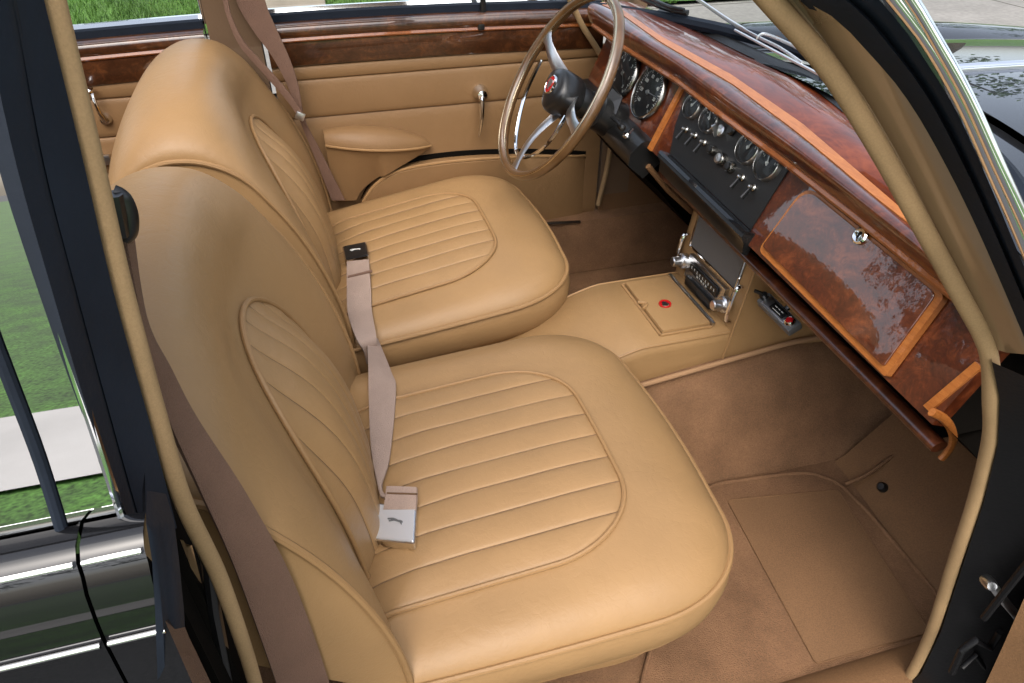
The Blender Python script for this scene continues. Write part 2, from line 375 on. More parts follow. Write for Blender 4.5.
    us = [-1+2*i/NU for i in range(NU+1)]; us = [math.copysign(1-(1-abs(u))**1.7, u) for u in us]
    for k in range(0, 97):
        rows.append([w(Sp(u, k/96)) for u in us])
    m.grid(rows); bk = obj('backrest', m, M['leather'], root, 70)
    def NP(u, t):
        e = .004; du = Sp(min(.999, u+e), t)-Sp(max(-.999, u-e), t); dt = Sp(u, min(1, t+e))-Sp(u, max(0, t-e)); return du.cross(dt).normalized()
    for sg in (-1, 1):
        m2 = MB(); pm = MB()
        edge = [Sp(sg, k/96) for k in range(97)]; cen = V((-.15, sg*(HW-.004), .10)); rows = []
        for s in (1, .97, .85, .65, .4, .15, .01):
            rows.append([w(lerp(cen, p, s)+V((0, sg*.010*(1-s**3), 0))) for p in edge])
        m2.grid(rows, flip=sg > 0)
        pm.tube([w(p+V((0, sg*.001, 0))) for p in edge[:90]], .0042, seg=8)
        obj('side_panel', m2, M['leather'], bk, 60); obj('piping', pm, M['piping'], bk)
    # fluted panel of the backrest
    def vtop(u):
        q = min(1, abs(u)/BW); return .12+(TT-.12)*math.sqrt(max(0, 1-q**2.0))
    m = MB(); rows = []
    for j in range(NF*SUB+1):
        ph = PH[j % SUB]; u = -BW+2*BW*(j//SUB+ph)/NF; b = .0040*abs(math.sin(math.pi*ph))**.44; row = []
        for i in range(61):
            t = lerp(T0, vtop(u), i/60); fade = min(1, (vtop(u)-t)/.02)**.5 if vtop(u) > t else 0
            edge = min(1, (BW-abs(u))/.015)
            row.append(w(Sp(u, t)+NP(u, t)*(.0025+b*fade*edge)))
        rows.append(row)
    m.grid(rows); nf = len(m.f)
    for k in range(1, NF): m.tube([p for p in rows[k*SUB][::2]], .0009, seg=5)  # crease shade again, as dark tubes along the backrest grooves
    fp = obj('fluted_panel', m, M['leather'], bk, 75, fix=False); fp.data.materials.append(M['crease_shade'])
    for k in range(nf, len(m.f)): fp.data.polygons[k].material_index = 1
    cur = [(-BW, lerp(T0, .12, i/14)) for i in range(14)]
    cur += [(BW*-math.cos(math.pi*i/70), vtop(BW*math.cos(math.pi*i/70))) for i in range(71)]
    cur += [(BW, lerp(.12, T0, i/14)) for i in range(1, 15)]
    obj('piping', MB().tube([w(Sp(u, t)+NP(u, t)*.004) for u, t in cur], .0036, seg=8), M['piping'], bk)
    # veneered tray edge on the rear of the backrest
    m = MB(); m.box(w((-.338, 0, .17)), (.018, .44, .17), Matrix.Rotation(R(-3), 3, 'Y'), .006)
    tr = obj('picnic_tray', m, M['orange'], root)
    return root
passenger = make_seat('leather_seat', 'tan leather passenger seat nearest the open door, with the bright silver buckle lying on it', -.317)
driver = copy_tree(passenger); driver.location.y = .345
for ch in driver.children:      # the driver has tipped his cushion up a little
    if ch.name.startswith('seat_cushion'): ch.rotation_euler.y = R(-5.5); ch.location = (.027, 0, -.004)
driver['label'] = 'tan leather driver seat on the far side, behind the wooden rimmed steering wheel'
for o in (passenger, driver): o['group'] = 'front seats of the car'

exec_parts = True
# ================================================================== CAR BODY
def railY(pts):
    """3D points -> function of Y (linear interpolation, extrapolated at the ends)"""
    P = sorted([V(p) for p in pts], key=lambda p: p.y)
    def g(y):
        i = 0
        while i < len(P)-2 and y > P[i+1].y: i += 1
        a, b = P[i], P[i+1]; t = (y-a.y)/(b.y-a.y); t = max(-.6, min(1.6, t))
        q = lerp(a, b, t); return V((q.x, y, q.z))
    return g
def frange(a, b, n): return [lerp(a, b, i/n) for i in range(n+1)]
body = thing('saloon_car', 'black gloss saloon car with tan carpets and beige door seals around the open doorway', 'car', (0, 0, GZ))
FZ = -.30
# floor carpets, tunnel, toe boards
m = MB()
def tun(x):  # half profile of the transmission tunnel at x: list of (y,z)
    h = -.10 if x > .35 else -.15
    return [(.118, h), (.145, h-.03), (.19, h-.12), (.225, FZ+.02), (.25, FZ)]
m.box((-.05, -.46, FZ-.012), (1.90, .44, .02)); obj('floor_carpet', m, M['carpet'], body)
m = MB(); m.box((.08, .44, FZ-.012), (2.20, .40, .02)); obj('floor_carpet', m, M['carpet'], body)
m = MB(); rows = []
for i in range(41):
    x = lerp(-.9, 1.12, i/40); h = -.135+.06*max(0, min(1, (x-.3)/.5))
    pr = [(.250, FZ-.01), (.232, FZ+.012), (.205, FZ+.07), (.165, h-.045), (.142, h-.012), (.118, h)]
    rows.append([(x, -y, z+.003*math.sin(9*x+20*y)) for y, z in pr]+[(x, y, z) for y, z in pr[::-1]])
m.grid(rows); obj('tunnel_carpet', m, M['carpet'], body, 60)
m = MB()
for i in (1,):
    m.tube([(lerp(.40, 1.1, k/20), -.137, -.1235+.06*max(0, min(1, (lerp(.40, 1.1, k/20)-.3)/.5))) for k in range(21)], .0048, seg=8)
obj('carpet_edging', m, M['pipe_pale'], body)
m = MB()   # passenger toe board and bulkhead carpet
rows = []
for j in range(13):
    y = lerp(-.25, -.66, j/12)
    xb = .905-.055*((j/12)**1.5)
    rows.append([(xb-.012, y, FZ), (xb+.008, y, FZ+.012), (xb+.10, y, FZ+.12), (xb+.18, y, FZ+.21), (1.12, y, FZ+.27), (1.15, y, .05), (1.15, y, .30)])
m.grid(rows); obj('toe_board', m, M['board'], body, 50)
m = MB(); rows = [[(.98, y, FZ), (1.06, y, FZ+.12), (1.14, y, FZ+.27), (1.15, y, .30)] for y in frange(.20, .70, 8)]
m.grid(rows); obj('toe_board', m, M['carpet'], body, 50)
m = MB(); rows = [[(1.13, y, -.2), (1.14, y, .32)] for y in frange(-.26, .26, 4)]; m.grid(rows); obj('bulkhead', m, M['dark'], body)
m = MB(); c = az(882, 487, 0)
def hit(px, py, P0, n):
    d = ray(px, py); return CL+d*((V(P0)-CL).dot(n)/d.dot(n))
tn = V((-.75, 0, .66)).normalized()
c = hit(882, 487, (.975, -.45, FZ+.10), V((-.76, 0, .65)).normalized())
m.lathe([(0.0, .006), (.006, .006), (.009, .003), (.010, -.004)], c, (-.76, 0, .65), 16); obj('grommet', m, M['black_plastic'], body)
# carpet fold line where the tunnel carpet meets the toe board
# near side sill with its trim, far side sill
m = MB(); m.prism([(-.12, -.615, FZ), (-.12, -.70, FZ), (-.12, -.70, -.275), (-.12, -.665, -.268), (-.12, -.63, -.280)], (.90, 0, 0)); obj('sill', m, M['board'], body)
m = MB(); m.prism([(-.9, .58, FZ), (-.9, .69, FZ), (-.9, .69, -.15), (-.9, .60, -.15)], (2.04, 0, 0)); obj('sill', m, M['carpet'], body)
m = MB(); m.box((.94, .665, -.06), (.43, .03, .50)); obj('kick_panel', m, M['board'], body)
m = MB(); m.box((.98, -.665, .0), (.30, .02, .64)); obj('kick_panel', m, M['board'], body)
# ---- near doorway: A pillar side
def toroof(rail, d=V((-.95, .30, .62))):
    e = rail[0]+d*((.800-rail[0].z)/d.z); return [e, lerp(e, rail[0], .5)]+rail
A_PX = [(690, -90), (730, -45), (770, 0), (830, 70), (880, 150), (930, 240), (962, 298), (982, 335), (990, 362), (991, 400), (990, 440), (975, 500), (955, 560), (932, 630), (912, 672), (890, 702), (830, 735), (760, 750)]
def yA(py): return -.575-.095*max(0, min(1.0, (py+90)/440.0))
wl = spline([ay(x, y, yA(y)) for x, y in A_PX], 6)
wl = toroof(wl); m = MB(); m.tube(wl, .0074, seg=12); obj('door_seal', m, M['windlace'], body)
NPT = 26
def rowx(pts, y):
    P = spline([(a, b, 0) for a, b in pts], 10); i = 0
    while i < len(P)-2 and P[i+1].y < y: i += 1
    a, b = P[i], P[i+1]; return a.x+(b.x-a.x)*(y-a.y)/(b.y-a.y)
def pxrail(pts, dy):
    return toroof([ay(rowx(pts, y), y, yA(y)+dy) for y in frange(-85, 352, NPT)])
r0 = pxrail([(690, -90), (770, 0), (830, 70), (880, 150), (930, 240), (982, 335), (992, 362)], .0)
r1 = pxrail([(720, -90), (795, 0), (850, 72), (897, 148), (945, 240), (992, 335), (1003, 372)], -.006)
r2 = pxrail([(745, -70), (799, -8), (838, 21), (866, 50), (902, 92), (937, 149), (980, 235), (1040, 375)], -.030)
m = MB(); rows = []
for a, b, c2 in zip(r0, r1, r2):
    rows.append([a+V((.02, .03, 0)), a, lerp(a, b, .6)+V((0, .002, 0)), b+V((0, .004, 0)), lerp(b, c2, .25)-V((0, .001, 0)), lerp(b, c2, .7)-V((0, .003, 0)), c2, c2+V((.02, .05, -.01))])
m.grid(rows, closed_u=True); obj('pillar_trim', m, M['pillar'], body, 50)
r3 = pxrail([(815, -70), (872, -8), (905, 30), (925, 60), (957, 112), (990, 185), (1015, 245), (1080, 400)], -.062)
rm = [lerp(a, b, .38)+V((-.006, -.006, .006)) for a, b in zip(r2, r3)]; rn = [lerp(a, b, .52)+V((.006, .006, 0)) for a, b in zip(r2, r3)]; ro = [lerp(a, b, .75)+V((-.003, -.003, .003)) for a, b in zip(r2, r3)]
m = MB(); rows = [[a+V((.03, .03, -.02)), a, b, c2, d, e, e+V((.03, .02, -.02))] for a, b, c2, d, e in zip(r2, rm, rn, ro, r3)]
m.grid(rows, closed_u=True); obj('rubber_seal', m, M['rubber'], body, 60)
c0 = pxrail([(835, -70), (887, -3), (930, 50), (962, 107), (994, 178), (1019, 238), (1070, 370)], -.070)
c1 = pxrail([(862, -70), (914, -3), (944, 52), (973, 105), (1001, 168), (1028, 225), (1090, 360)], -.082)
m = MB(); cen = [(lerp(a, b, .27), lerp(a, b, .75)+V((0, .001, .002)), (b-a).length) for a, b in zip(c0, c1)]
m.tube([q[0] for q in cen], [q[2]*.30 for q in cen], seg=14); gt = obj('gutter_trim', m, M['chrome'], body, 80)
obj('gutter_bead', MB().tube([q[1] for q in cen], [q[2]*.26 for q in cen], seg=14), M['chrome'], gt, 80)
# lower A post, black, with the check strap
m = MB(); P = [ay(x, y, -.680) for x, y in [(992, 362), (1000, 400), (998, 445), (984, 502), (964, 562), (941, 632), (921, 674), (905, 690)]]
Q = [V((p.x+.10+.02*i, -.80, p.z-.02)) for i, p in enumerate(P)]
m.grid([[p+V((.01, .012, 0)), p, lerp(p, q, .3)+V((.0, -.004, 0)), lerp(p, q, .5), q, q+V((.1, .04, 0))] for p, q in zip(P, Q)]); obj('front_post', m, M['black_shut'], body, 50)
m = MB(); m.tube([lerp(p, q, .34)+V((0, -.006, 0)) for p, q in zip(P, Q)], .0065, seg=8); obj('rubber_seal', m, M['rubber'], body)
m = MB(); c = ay(990, 584, -.715)
m.lathe([(0, .007), (.005, .007), (.007, .003), (.007, -.012)], c, (-.5, -.7, .5), 12)
e = ay(1022, 622, -.735); m.tube([c+V((.004, 0, -.003)), lerp(c, e, .5), e], .0052, seg=8, flat=.35); obj('check_strap', m, M['chrome_soft'], body)
m = MB(); pth = [ay(x, y, -.72) for x, y in [(952, 672), (962, 650), (975, 640), (990, 648), (1000, 632)]]; m.tube(pth, .0045, seg=8); obj('door_hinge', m, M['black_shut'], body)
m = MB(); m.tube([ay(962, 668, -.715), ay(975, 655, -.71), ay(985, 668, -.715)], .0035, seg=8); obj('hinge_arm', m, M['black_shut'], body)
m = MB(); m.tube([ay(984, 618, -.73), ay(1006, 590, -.735), ay(1030, 560, -.74)], .0042, seg=8); obj('door_hinge', m, M['black_shut'], body)
# ---- near doorway: B pillar side
B_PX = [(30, -90), (52, 0), (91, 160), (122, 290), (158, 420), (184, 503), (218, 574), (242, 640), (257, 690), (278, 770), (300, 860), (330, 930)]
def yB(py): return -.640-.035*max(0, min(1, (py+90)/520.0))
wlb = spline([ay(x, y, yB(y)) for x, y in B_PX], 8)
wlb = toroof(wlb, V((-.02, .12, 1))); m = MB(); m.tube(wlb, .0058, seg=12); obj('door_seal', m, M['windlace'], body)
m = MB(); m.tube([wlb[0], lerp(wlb[0], wl[0], .5)+V((0, .004, .012)), wl[0]], .0075, seg=10); obj('door_seal', m, M['windlace'], body)
m = MB(); a_, b_ = wlb[0]+V((-.9, .0, .0)), wl[0]+V((.02, 0, 0)); m.prism([a_+V((0, -.05, -.035)), a_+V((0, -.03, .02)), a_+V((0, .06, .03)), a_+V((0, .06, .0)), a_+V((0, -.005, -.012))], b_-a_); obj('door_header', m, M['black_paint'], body, 40)
def pxb(pts, dy, n=22):
    return toroof([ay(rowx(pts, y), y, yB(y)+dy) for y in frange(-85, 528, n)], V((-.02, .12, 1)))
b0 = pxb([(22, -90), (44, 0), (83, 160), (113, 290), (149, 420), (176, 524)], -.010)
b1 = pxb([(-12, -90), (13, 0), (42, 160), (75, 290), (110, 420), (138, 520)], -.034)
b2 = pxb([(-50, -90), (-22, 0), (15, 160), (52, 290), (91, 420), (131, 535)], -.052)
m = MB(); rows = []
for a, b in zip(b0, b1):
    o = V((-.002, -.006, .002)); rows.append([a+V((-.03, .012, 0)), a, lerp(a, b, .25)+o, lerp(a, b, .6)+o, lerp(a, b, .9)+o*.3, b+V((0, .006, 0)), b+V((-.03, .02, 0))])
m.grid(rows, closed_u=True); m.fan(rows[-1]); obj('rubber_seal', m, M['rubber'], body, 60)
m = MB(); rows = []
for a, b in zip(b1, b2):
    o = V((0, -.003, 0)); rows.append([a+V((-.02, .02, 0)), a+V((0, .004, 0)), lerp(a, b, .15)+o, lerp(a, b, .9)+o, b, b+V((-.02, .02, 0))])
m.grid(rows, closed_u=True); m.fan(rows[-1]); obj('rubber_seal', m, M['rubber'], body, 60)
m = MB(); rows = []
L_ = [ay(x, y, -.775) for x, y in [(146, 522), (152, 560), (155, 610), (158, 690), (162, 760)]]; R_ = [ay(x, y, -.745) for x, y in [(174, 520), (179, 560), (184, 610), (188, 690), (196, 760)]]
for a, b in zip(L_, R_):
    o = V((0, -.008, 0)); rows.append([a+V((-.002, .02, 0)), a, lerp(a, b, .3)+o, lerp(a, b, .45)+o*.3, lerp(a, b, .7)+o, b, b+V((-.006, .02, -.0))])
m.grid(rows, closed_u=True); m.fan(rows[0]); obj('rubber_seal', m, M['rubber'], body, 60)
m = MB(); L_ = [ay(x, y, -.672) for x, y in [(183, 540), (188, 590), (192, 690), (200, 780)]]; R_ = [ay(x, y, -.668) for x, y in [(192, 545), (206, 600), (222, 690), (240, 780)]]
m.grid([[a+V((-.02, .01, 0)), a, lerp(a, b, .5)+V((0, -.004, 0)), b, b+V((-.02, .01, 0))] for a, b in zip(L_, R_)], closed_u=True); obj('post_trim', m, M['pillar'], body, 50)
m = MB(); m.tube([ay(x, y, -.672) for x, y in [(186, 505), (208, 560), (214, 610), (232, 700)]], .005, seg=8); obj('seal_lip', m, M['black_plastic'], body)
m = MB(); m.box((-.215, -.655, .21), (.16, .04, 1.00)); obj('rear_post', m, M['dark'], body)
# ---- far side centre post
m = MB(); m.prism([(-.185, .635, -.15), (-.185, .69, -.15), (-.085, .69, -.15), (-.085, .635, -.15)], (0, 0, .50)); m.prism([(-.185, .635, .35), (-.185, .69, .35), (-.085, .69, .35), (-.085, .635, .35)], (.01, -.06, .42)); obj('centre_post', m, M['post'], body)
m = MB(); m.tube([(-.192, .680, .392), (-.182, .615, .79)], .004); obj('post_trim', m, M['chrome'], body)
m = MB(); m.tube([ay(538, 224, .598), ay(580, 222, .598)], .005, seg=8); obj('sill_strip', m, M['dim_chrome'], body)
m = MB(); m.box((.765, .662, .15), (.085, .035, .50)); obj('front_post', m, M['post'], body)
m = MB(); m.tube(spline([ay(x, y, .635) for x, y in [(545, -40), (568, -5), (582, 25), (602, 58), (612, 90), (610, 150), (598, 205)]], 6), .007); obj('door_seal', m, M['windlace'], body)
# ---- roof, with an opening added to let sky light onto the seats
def zr(x, y): return .80+.075*(1-(abs(y)/.60)**2.6)-.06*min(1, (abs(x+.60)/.9)**2.4)
rx = [-1.45, -1.3, -1.2, -1.1, -1.05, -1.05, -.8, -.5, -.2, .05, .28, .28, .33, .36]; ry = [-.56, -.555, -.54, -.52, -.52, -.3, -.1, .1, .34, .34, .45, .52, .56]
m = MB(); m2 = MB()
for a, b in zip(rx[:-1], rx[1:]):
    for c_, d_ in zip(ry[:-1], ry[1:]):
        if a == b or c_ == d_ or (a >= -1.05 and b <= .28 and c_ >= -.52 and d_ <= .34): continue
        q = [(a, c_), (b, c_), (b, d_), (a, d_)]; m.quad(*[(x-.10*(y/.56)**2*(x > .3), y, zr(x, y)) for x, y in q]); m2.quad(*[(x-.10*(y/.56)**2*(x > .3), y, zr(x, y)-.03) for x, y in q])
obj('roof', m, M['black_paint'], body, 60); obj('headlining', m2, M['headlining'], body, 60)
# ---- rear shelf and seat riser
m = MB(); m.grid([[(-1.75, y, .40), (-1.85, y, .30), (-1.0, y*1.1, .30)] for y in frange(-.62, .62, 4)]); m.grid([[(-1.0, y, FZ), (-1.0, y, .30)] for y in frange(-.66, .66, 4)])
obj('rear_shelf', m, M['board'], body)
# ---- bonnet, wings, windscreen
def zb(x, y):
    a = .383-.075*((x-.9)/1.2)**2; b = abs(y)
    z = a-.10*(b/.55)**2.2 if b < .55 else a-.10+.035*math.sin(math.pi*min(1, (b-.55)/.24))-.16*max(0, (b-.72)/.1)**2
    return z
m = MB(); m.grid([[(x, y, zb(x, y)) for y in frange(-.52, .52, 40)] for x in frange(1.0, 2.3, 30)]); bon = obj('bonnet', m, M['black_paint'], body, 60)
m = MB(); m.tube([(x, 0, zb(x, 0)+.001) for x in frange(1.0, 2.3, 24)], .010, seg=10); obj('chrome_strip', m, M['chrome'], bon)
for sg in (-1, 1):
    m = MB(); m.grid([[(x, sg*y, zb(x, y)-.002) for y in frange(.529, .80, 24)]+[(x, sg*.83, .0), (x, sg*.82, -.35)] for x in frange(.76 if sg < 0 else .76, 2.3, 30)]); obj('wing', m, M['black_paint'], body, 60)
m = MB(); m.grid([[(x, y, zb(1, y)-.010+.06*(1-x)) for y in frange(-.56, .56, 20)] for x in frange(.80, 1.0, 4)]); obj('scuttle', m, M['black_paint'], body, 60)
def scr(y): return .895-.26*(abs(y)/.62)**2.3
m = MB(); m.grid([[lerp(V((scr(y), y, .392)), V((.55-.36*(y/.6)**2, y*.88, .800)), t) for y in frange(-.61, .61, 24)] for t in frange(0, 1, 6)]); obj('windscreen', m, M['screen_glass'], body, 60)
m = MB(); m.tube([(scr(y)+.004, y, .390) for y in frange(-.61, .61, 30)], .013, seg=8); obj('screen_rubber', m, M['rubber'], body)
# ---- wiper
wp = thing('windscreen_wiper', 'bright metal wiper arm and blade parked along the bottom of the windscreen', 'wiper', az(731, 23, .405))
m = MB(); m.tube(spline([az(x, y, z) for x, y, z in [(696, -2, .41), (731, 22, .405), (758, 37, .41), (780, 48, .415), (802, 63, .415)]], 5), [.0045]*8+[.003]*13, seg=8, flat=.6); obj('arm', m, M['satin'], wp)
m = MB(); m.tube(spline([az(x, y, .425) for x, y in [(757, 38), (764, 34), (785, 42), (815, 57)]], 5), .003, seg=8, flat=.5); m.tube(spline([az(x, y, .412) for x, y in [(735, 30), (780, 54), (830, 80)]], 5), .0026, seg=6); obj('blade', m, M['satin'], wp)
wp2 = thing('windscreen_wiper', 'black wiper blade lying at the driver end of the windscreen', 'wiper', az(665, 8, .405))
m = MB(); m.tube(spline([az(x, y, .41) for x, y in [(618, -14), (650, 2), (672, 10), (688, 13)]], 5), .006, seg=8); m.tube(spline([az(x, y, .42) for x, y in [(640, -8), (665, 5), (684, 10)]], 5), .004, seg=8); obj('blade', m, M['black_plastic'], wp2)

# ================================================================== DASHBOARD
dash = thing('dashboard', 'glossy walnut dashboard with orange inlay strip, black centre panel and glove box', 'dashboard', (.66, 0, .20))
def zi(px): return .35+.05*(945-px)/325
K1 = railY([az(x, y, zi(x)) for x, y in [(575, -14), (620, 8), (660, 36), (731, 75), (802, 124), (873, 185), (916, 222), (965, 268)]])
K2 = railY([az(x, y, zi(x)-.004) for x, y in [(575, -6), (620, 15), (660, 44), (731, 86), (802, 140), (873, 199), (927, 240), (968, 281)]])
K3 = railY([az(x, y, .312+.045*(945-x)/325) for x, y in [(590, 22), (624, 46), (677, 79), (720, 112), (785, 160), (860, 218), (943, 285), (962, 300)]])
K0 = railY([az(x, y, .375) for x, y in [(600, -22), (660, 13), (749, 57), (802, 80), (866, 131), (930, 200)]])
K2o = K2
def K2(y): return lerp(K1(y), K2o(y), .78)
YS = frange(-.61, .60, 60)
m = MB(); m.grid([[K0(y)+V((.02, 0, -.01)), K0(y), lerp(K0(y), K1(y), .3)+V((0, 0, .007)), lerp(K0(y), K1(y), .7)+V((0, 0, .008)), K1(y), K1(y)-V((0, 0, .012))] for y in YS]); obj('top_veneer', m, M['burl_red'], dash, 50)
m = MB(); m.grid([[K1(y)-V((0, 0, .01)), K1(y)+V((0, 0, .0012)), K2(y)+V((0, 0, .0012)), K2(y)-V((0, 0, .01))] for y in YS]); obj('inlay_strip', m, M['cross'], dash, 50)
m = MB(); rows = []
for y in YS:
    a, b = K2(y), K3(y); d = b-a; n = V((-1, 0, .55)).normalized(); row = [a]
    for s in frange(.08, 1, 12): row.append(a+d*s+n*(.020*math.sin(math.pi*s**.8)))
    row += [b+V((.012, 0, -.010)), b+V((.05, 0, .0))]; rows.append(row)
m.grid(rows); obj('crash_roll', m, M['burl'], dash, 60)
m = MB(); m.tube([K3(y)+V((.002, 0, -.003)) for y in frange(-.57, .58, 50)], .0065, seg=8); obj('veneer_edge', m, M['cross2'], dash)
m = MB(); m.grid([[K0(y)+V((.0, 0, .001)), K0(y)+V((.012, 0, .008)), K0(y)+V((.03, 0, .006)), K0(y)+V((.06, 0, -.03))] for y in YS]); obj('demister_rail', m, M['black_matt'], dash, 60)
# facia plane
def FP(y, t, o=0): return V((.628+.058*t, y, .185+.045*(y+.5)+.130*t))+FN*o
FU = V((0, 1, .045)).normalized(); FV = V((.058, 0, .130)).normalized(); FN = FV.cross(FU).normalized()
if FN.x > 0: FN = -FN
def fa(px, py, o=0): return hit(px, py, FP(0, 0)+FN*o, FN)
def slab(m, poly, o0, o1):
    P = [p+FN*(o1) for p in poly]; m.prism(P, FN*(o0-o1)); return m
m = MB(); slab(m, [FP(-.585, -.02), FP(.56, -.02), FP(.56, 1.02), FP(-.585, 1.02)], -.022, 0); obj('facia_board', m, M['burl'], dash)
m = MB(); slab(m, [FP(-.168, .13), FP(.122, .13), FP(.150, .45), FP(.172, .97), FP(-.168, .97)], 0.0005, .003); cp = obj('centre_panel', m, M['black_matt'], dash)
m = MB(); m.prism([FP(-.180, .12, .004), FP(-.180, .115, .020), FP(-.180, .04, .022), FP(-.180, -.02, .010), FP(-.180, -.14, .002), FP(-.180, -.14, -.01), FP(-.180, .12, -.005)], FP(.128, 0)-FP(-.180, 0)); obj('centre_ledge', m, M['black_plastic'], dash, 30)
m = MB(); m.prism([FP(-.180, .124, .003), FP(-.180, .121, .021), FP(-.180, .085, .0235), FP(-.180, .085, .003)], FP(.128, 0)-FP(-.180, 0)); obj('ledge_edge', m, M['black_paint'], dash, 30)
m = MB(); a, b = fa(678, 84), fa(652, 143); slab(m, [FP(.182, -.02), FP(.194, -.02), FP(.194, 1.0), FP(.182, 1.0)], 0, .006); obj('veneer_band', m, M['cross'], dash)
m = MB(); m.prism([FP(.195, .10, .002), FP(.195, .02, .022), FP(.195, -.18, .034), FP(.195, -.34, .026), FP(.195, -.44, -.02), FP(.195, .0, -.05)], FP(.56, 0)-FP(.195, 0)); obj('column_surround', m, M['black_plastic'], dash, 70)
# gauges on the facia
def gauge(c, r, label, nums, sweep, needle, small=False):
    g = MB(); g.lathe([(0, .004), (r*.90, .004), (r*.93, .006)], c, FN, 36); go = obj('gauge', g, M['gauge'], dash, 30)
    if label: go['label'] = label
    b = MB(); b.lathe([(r*.90, .004), (r*.93, .0075), (r*.97, .009), (r*1.02, .007), (r*1.04, .0)], c, FN, 36); obj('bezel', b, M['chrome_soft'] if small else M['dim_chrome'], go, 50)
    t = MB(); n = 40 if not small else 14
    for i in range(n+1):
        a = R(sweep[0]+(sweep[1]-sweep[0])*i/n); d = FU*-math.cos(a)+FV*math.sin(a); big = i % (4 if not small else 7) == 0
        e = FU*-math.sin(a)+FV*-math.cos(a); p0 = c+d*r*.84+FN*.0046; p1 = c+d*r*(.72 if big else .78)+FN*.0046; w = (.0009 if big else .0005)*(1 if not small else .8)
        t.quad(p0-e*w, p0+e*w, p1+e*w, p1-e*w)
    for i, s in enumerate(nums):
        a = R(sweep[0]+(sweep[1]-sweep[0])*i/max(1, len(nums)-1)); d = FU*-math.cos(a)+FV*math.sin(a); t.text(s, r*.19, c+d*r*.58+FN*.0042, -FU, FV)
    obj('markings', t, M['mark'], go, 0, fix=False)
    nb = MB(); a = R(needle); d = FU*-math.cos(a)+FV*math.sin(a); e = FU*math.sin(a)+FV*math.cos(a)
    nb.prism([c+FN*.006-d*r*.15-e*.0014, c+FN*.006-d*r*.15+e*.0014, c+FN*.006+d*r*.7], FN*.001); nb.lathe([(0, .009), (r*.07, .009), (r*.10, .006)], c, FN, 14); obj('needle', nb, M['mark'] if small else M['chrome_soft'], go, 30)
    gl = MB(); gl.lathe([(0, .0115), (r*.5, .0110), (r*.93, .0095)], c, FN, 24); obj('gauge_glass', gl, M['glass'], go)
    return go
gauge(fa(650, 93, .003), .053, 'large speedometer dial with white numerals', [str(v) for v in range(0, 150, 20)], (-45, 225), 5)
gauge(fa(625, 74, .003), .053, 'large rev counter dial with white numerals', [str(v) for v in range(0, 7)], (-45, 225), -40)
for (x, y), r_, nd_ in (((695, 106), .024, 60), ((712, 119), .025, 120), ((751, 148), .027, 70), ((770, 164), .027, 110)):
    gauge(fa(x, y, .003), r_, None, ['C', 'H'] if x < 740 else ['E', 'F'], (20, 160), nd_, True)
def rockers(px, lab):
    c = fa(px[0], px[1], .003); t = MB(); t.lathe([(.0062, 0), (.0062, .003), (.004, .005), (.0035, .008)], c, FN, 14); o = obj('toggle_switch', t, M['dim_chrome'], dash)
    l = MB(); e = c+FN*.011-FV*.021; l.tube([c+FN*.006, lerp(c+FN*.006, e, .5), e], [.0025, .0034, .0046], seg=8, flat=.7); obj('lever', l, M['black_plastic'], o)
    l = MB(); l.lathe([(0, .0125), (.0024, .0115), (.0034, .008)], c, FN, 10); obj('cap', l, M['chrome_soft'], o)
for p in ((687, 130), (696, 136), (705, 143), (743, 178), (754, 188)): rockers(p, None)
for (x, y), r_, mt in (((714, 151), .009, 'black_plastic'), ((723, 160), .0115, 'chrome_soft'), ((732, 168), .010, 'black_plastic')):
    c = fa(x, y, .003); t = MB(); t.lathe([(r_, 0), (r_, .006), (r_*.8, .010), (r_*.75, .010)], c, FN, 18); o = obj('knob', t, M['dim_chrome'], dash)
    t = MB(); t.lathe([(r_*.76, .008), (r_*.7, .013), (r_*.3, .014), (0, .0135)], c, FN, 14); obj('knob_face', t, M[mt], o)
c = fa(722, 131, .003); t = MB(); t.lathe([(.010, 0), (.010, .005), (.006, .007), (0, .007)], c, FN, 18); t.box(c+FN*.013+FV*-.002, (.012, .004, .022), Matrix.Rotation(R(-25), 3, 'Y'), .001); obj('ignition_switch', t, M['chrome_soft'], dash)
c = fa(733, 130, .003); t = MB(); t.lathe([(.010, 0), (.010, .004), (.007, .007), (0, .007)], c, FN, 18); obj('warning_lamp', t, M['black_plastic'], dash)
# glove box lid with crossband edges and lock
def rr(corn, rad):
    out = []; n = len(corn)
    for i in range(n):
        p, q, s = corn[i-1], corn[i], corn[(i+1) % n]; a = q+(p-q).normalized()*rad[i]; b = q+(s-q).normalized()*rad[i]
        if rad[i] < 1e-5: out.append(q)
        else: out += [(1-t)**2*a+2*t*(1-t)*q+t*t*b for t in frange(0, 1, 8)]
    return out
TL, TR, BR, BL = FP(-.205, .95), FP(-.500, .95), FP(-.500, -.03), FP(-.205, -.03)
TL, TR, BR, BL = fa(806, 184, .012), fa(945, 296, .012), fa(885, 377, .012), fa(758, 250, .012)
lid_out = rr([TL, TR, BR, BL], [.03, .008, .004, .012]); cc = (TL+TR+BR+BL)/4
m = MB(); m.prism(lid_out, -FN*.010); lid = obj('glovebox_lid', m, M['cross'], dash)
ins = rr([TL+FU*-.007-FV*.004, TR+FU*.009-FV*.004, BR+FU*.009+FV*.009, BL-FU*.006+FV*.010], [.028, .008, .003, .006])
m = MB(); m.fan([p+FN*.0035 for p in ins]); i0 = ins
m.grid([[p-FN*.002 for p in ins]+[ins[0]-FN*.002], [p+FN*.0025 for p in ins]+[ins[0]+FN*.0025], [p+(cc-p).normalized()*.0015+FN*.0035 for p in ins]+[ins[0]+(cc-ins[0]).normalized()*.0015+FN*.0035]]); obj('lid_veneer', m, M['burl'], lid, 30)
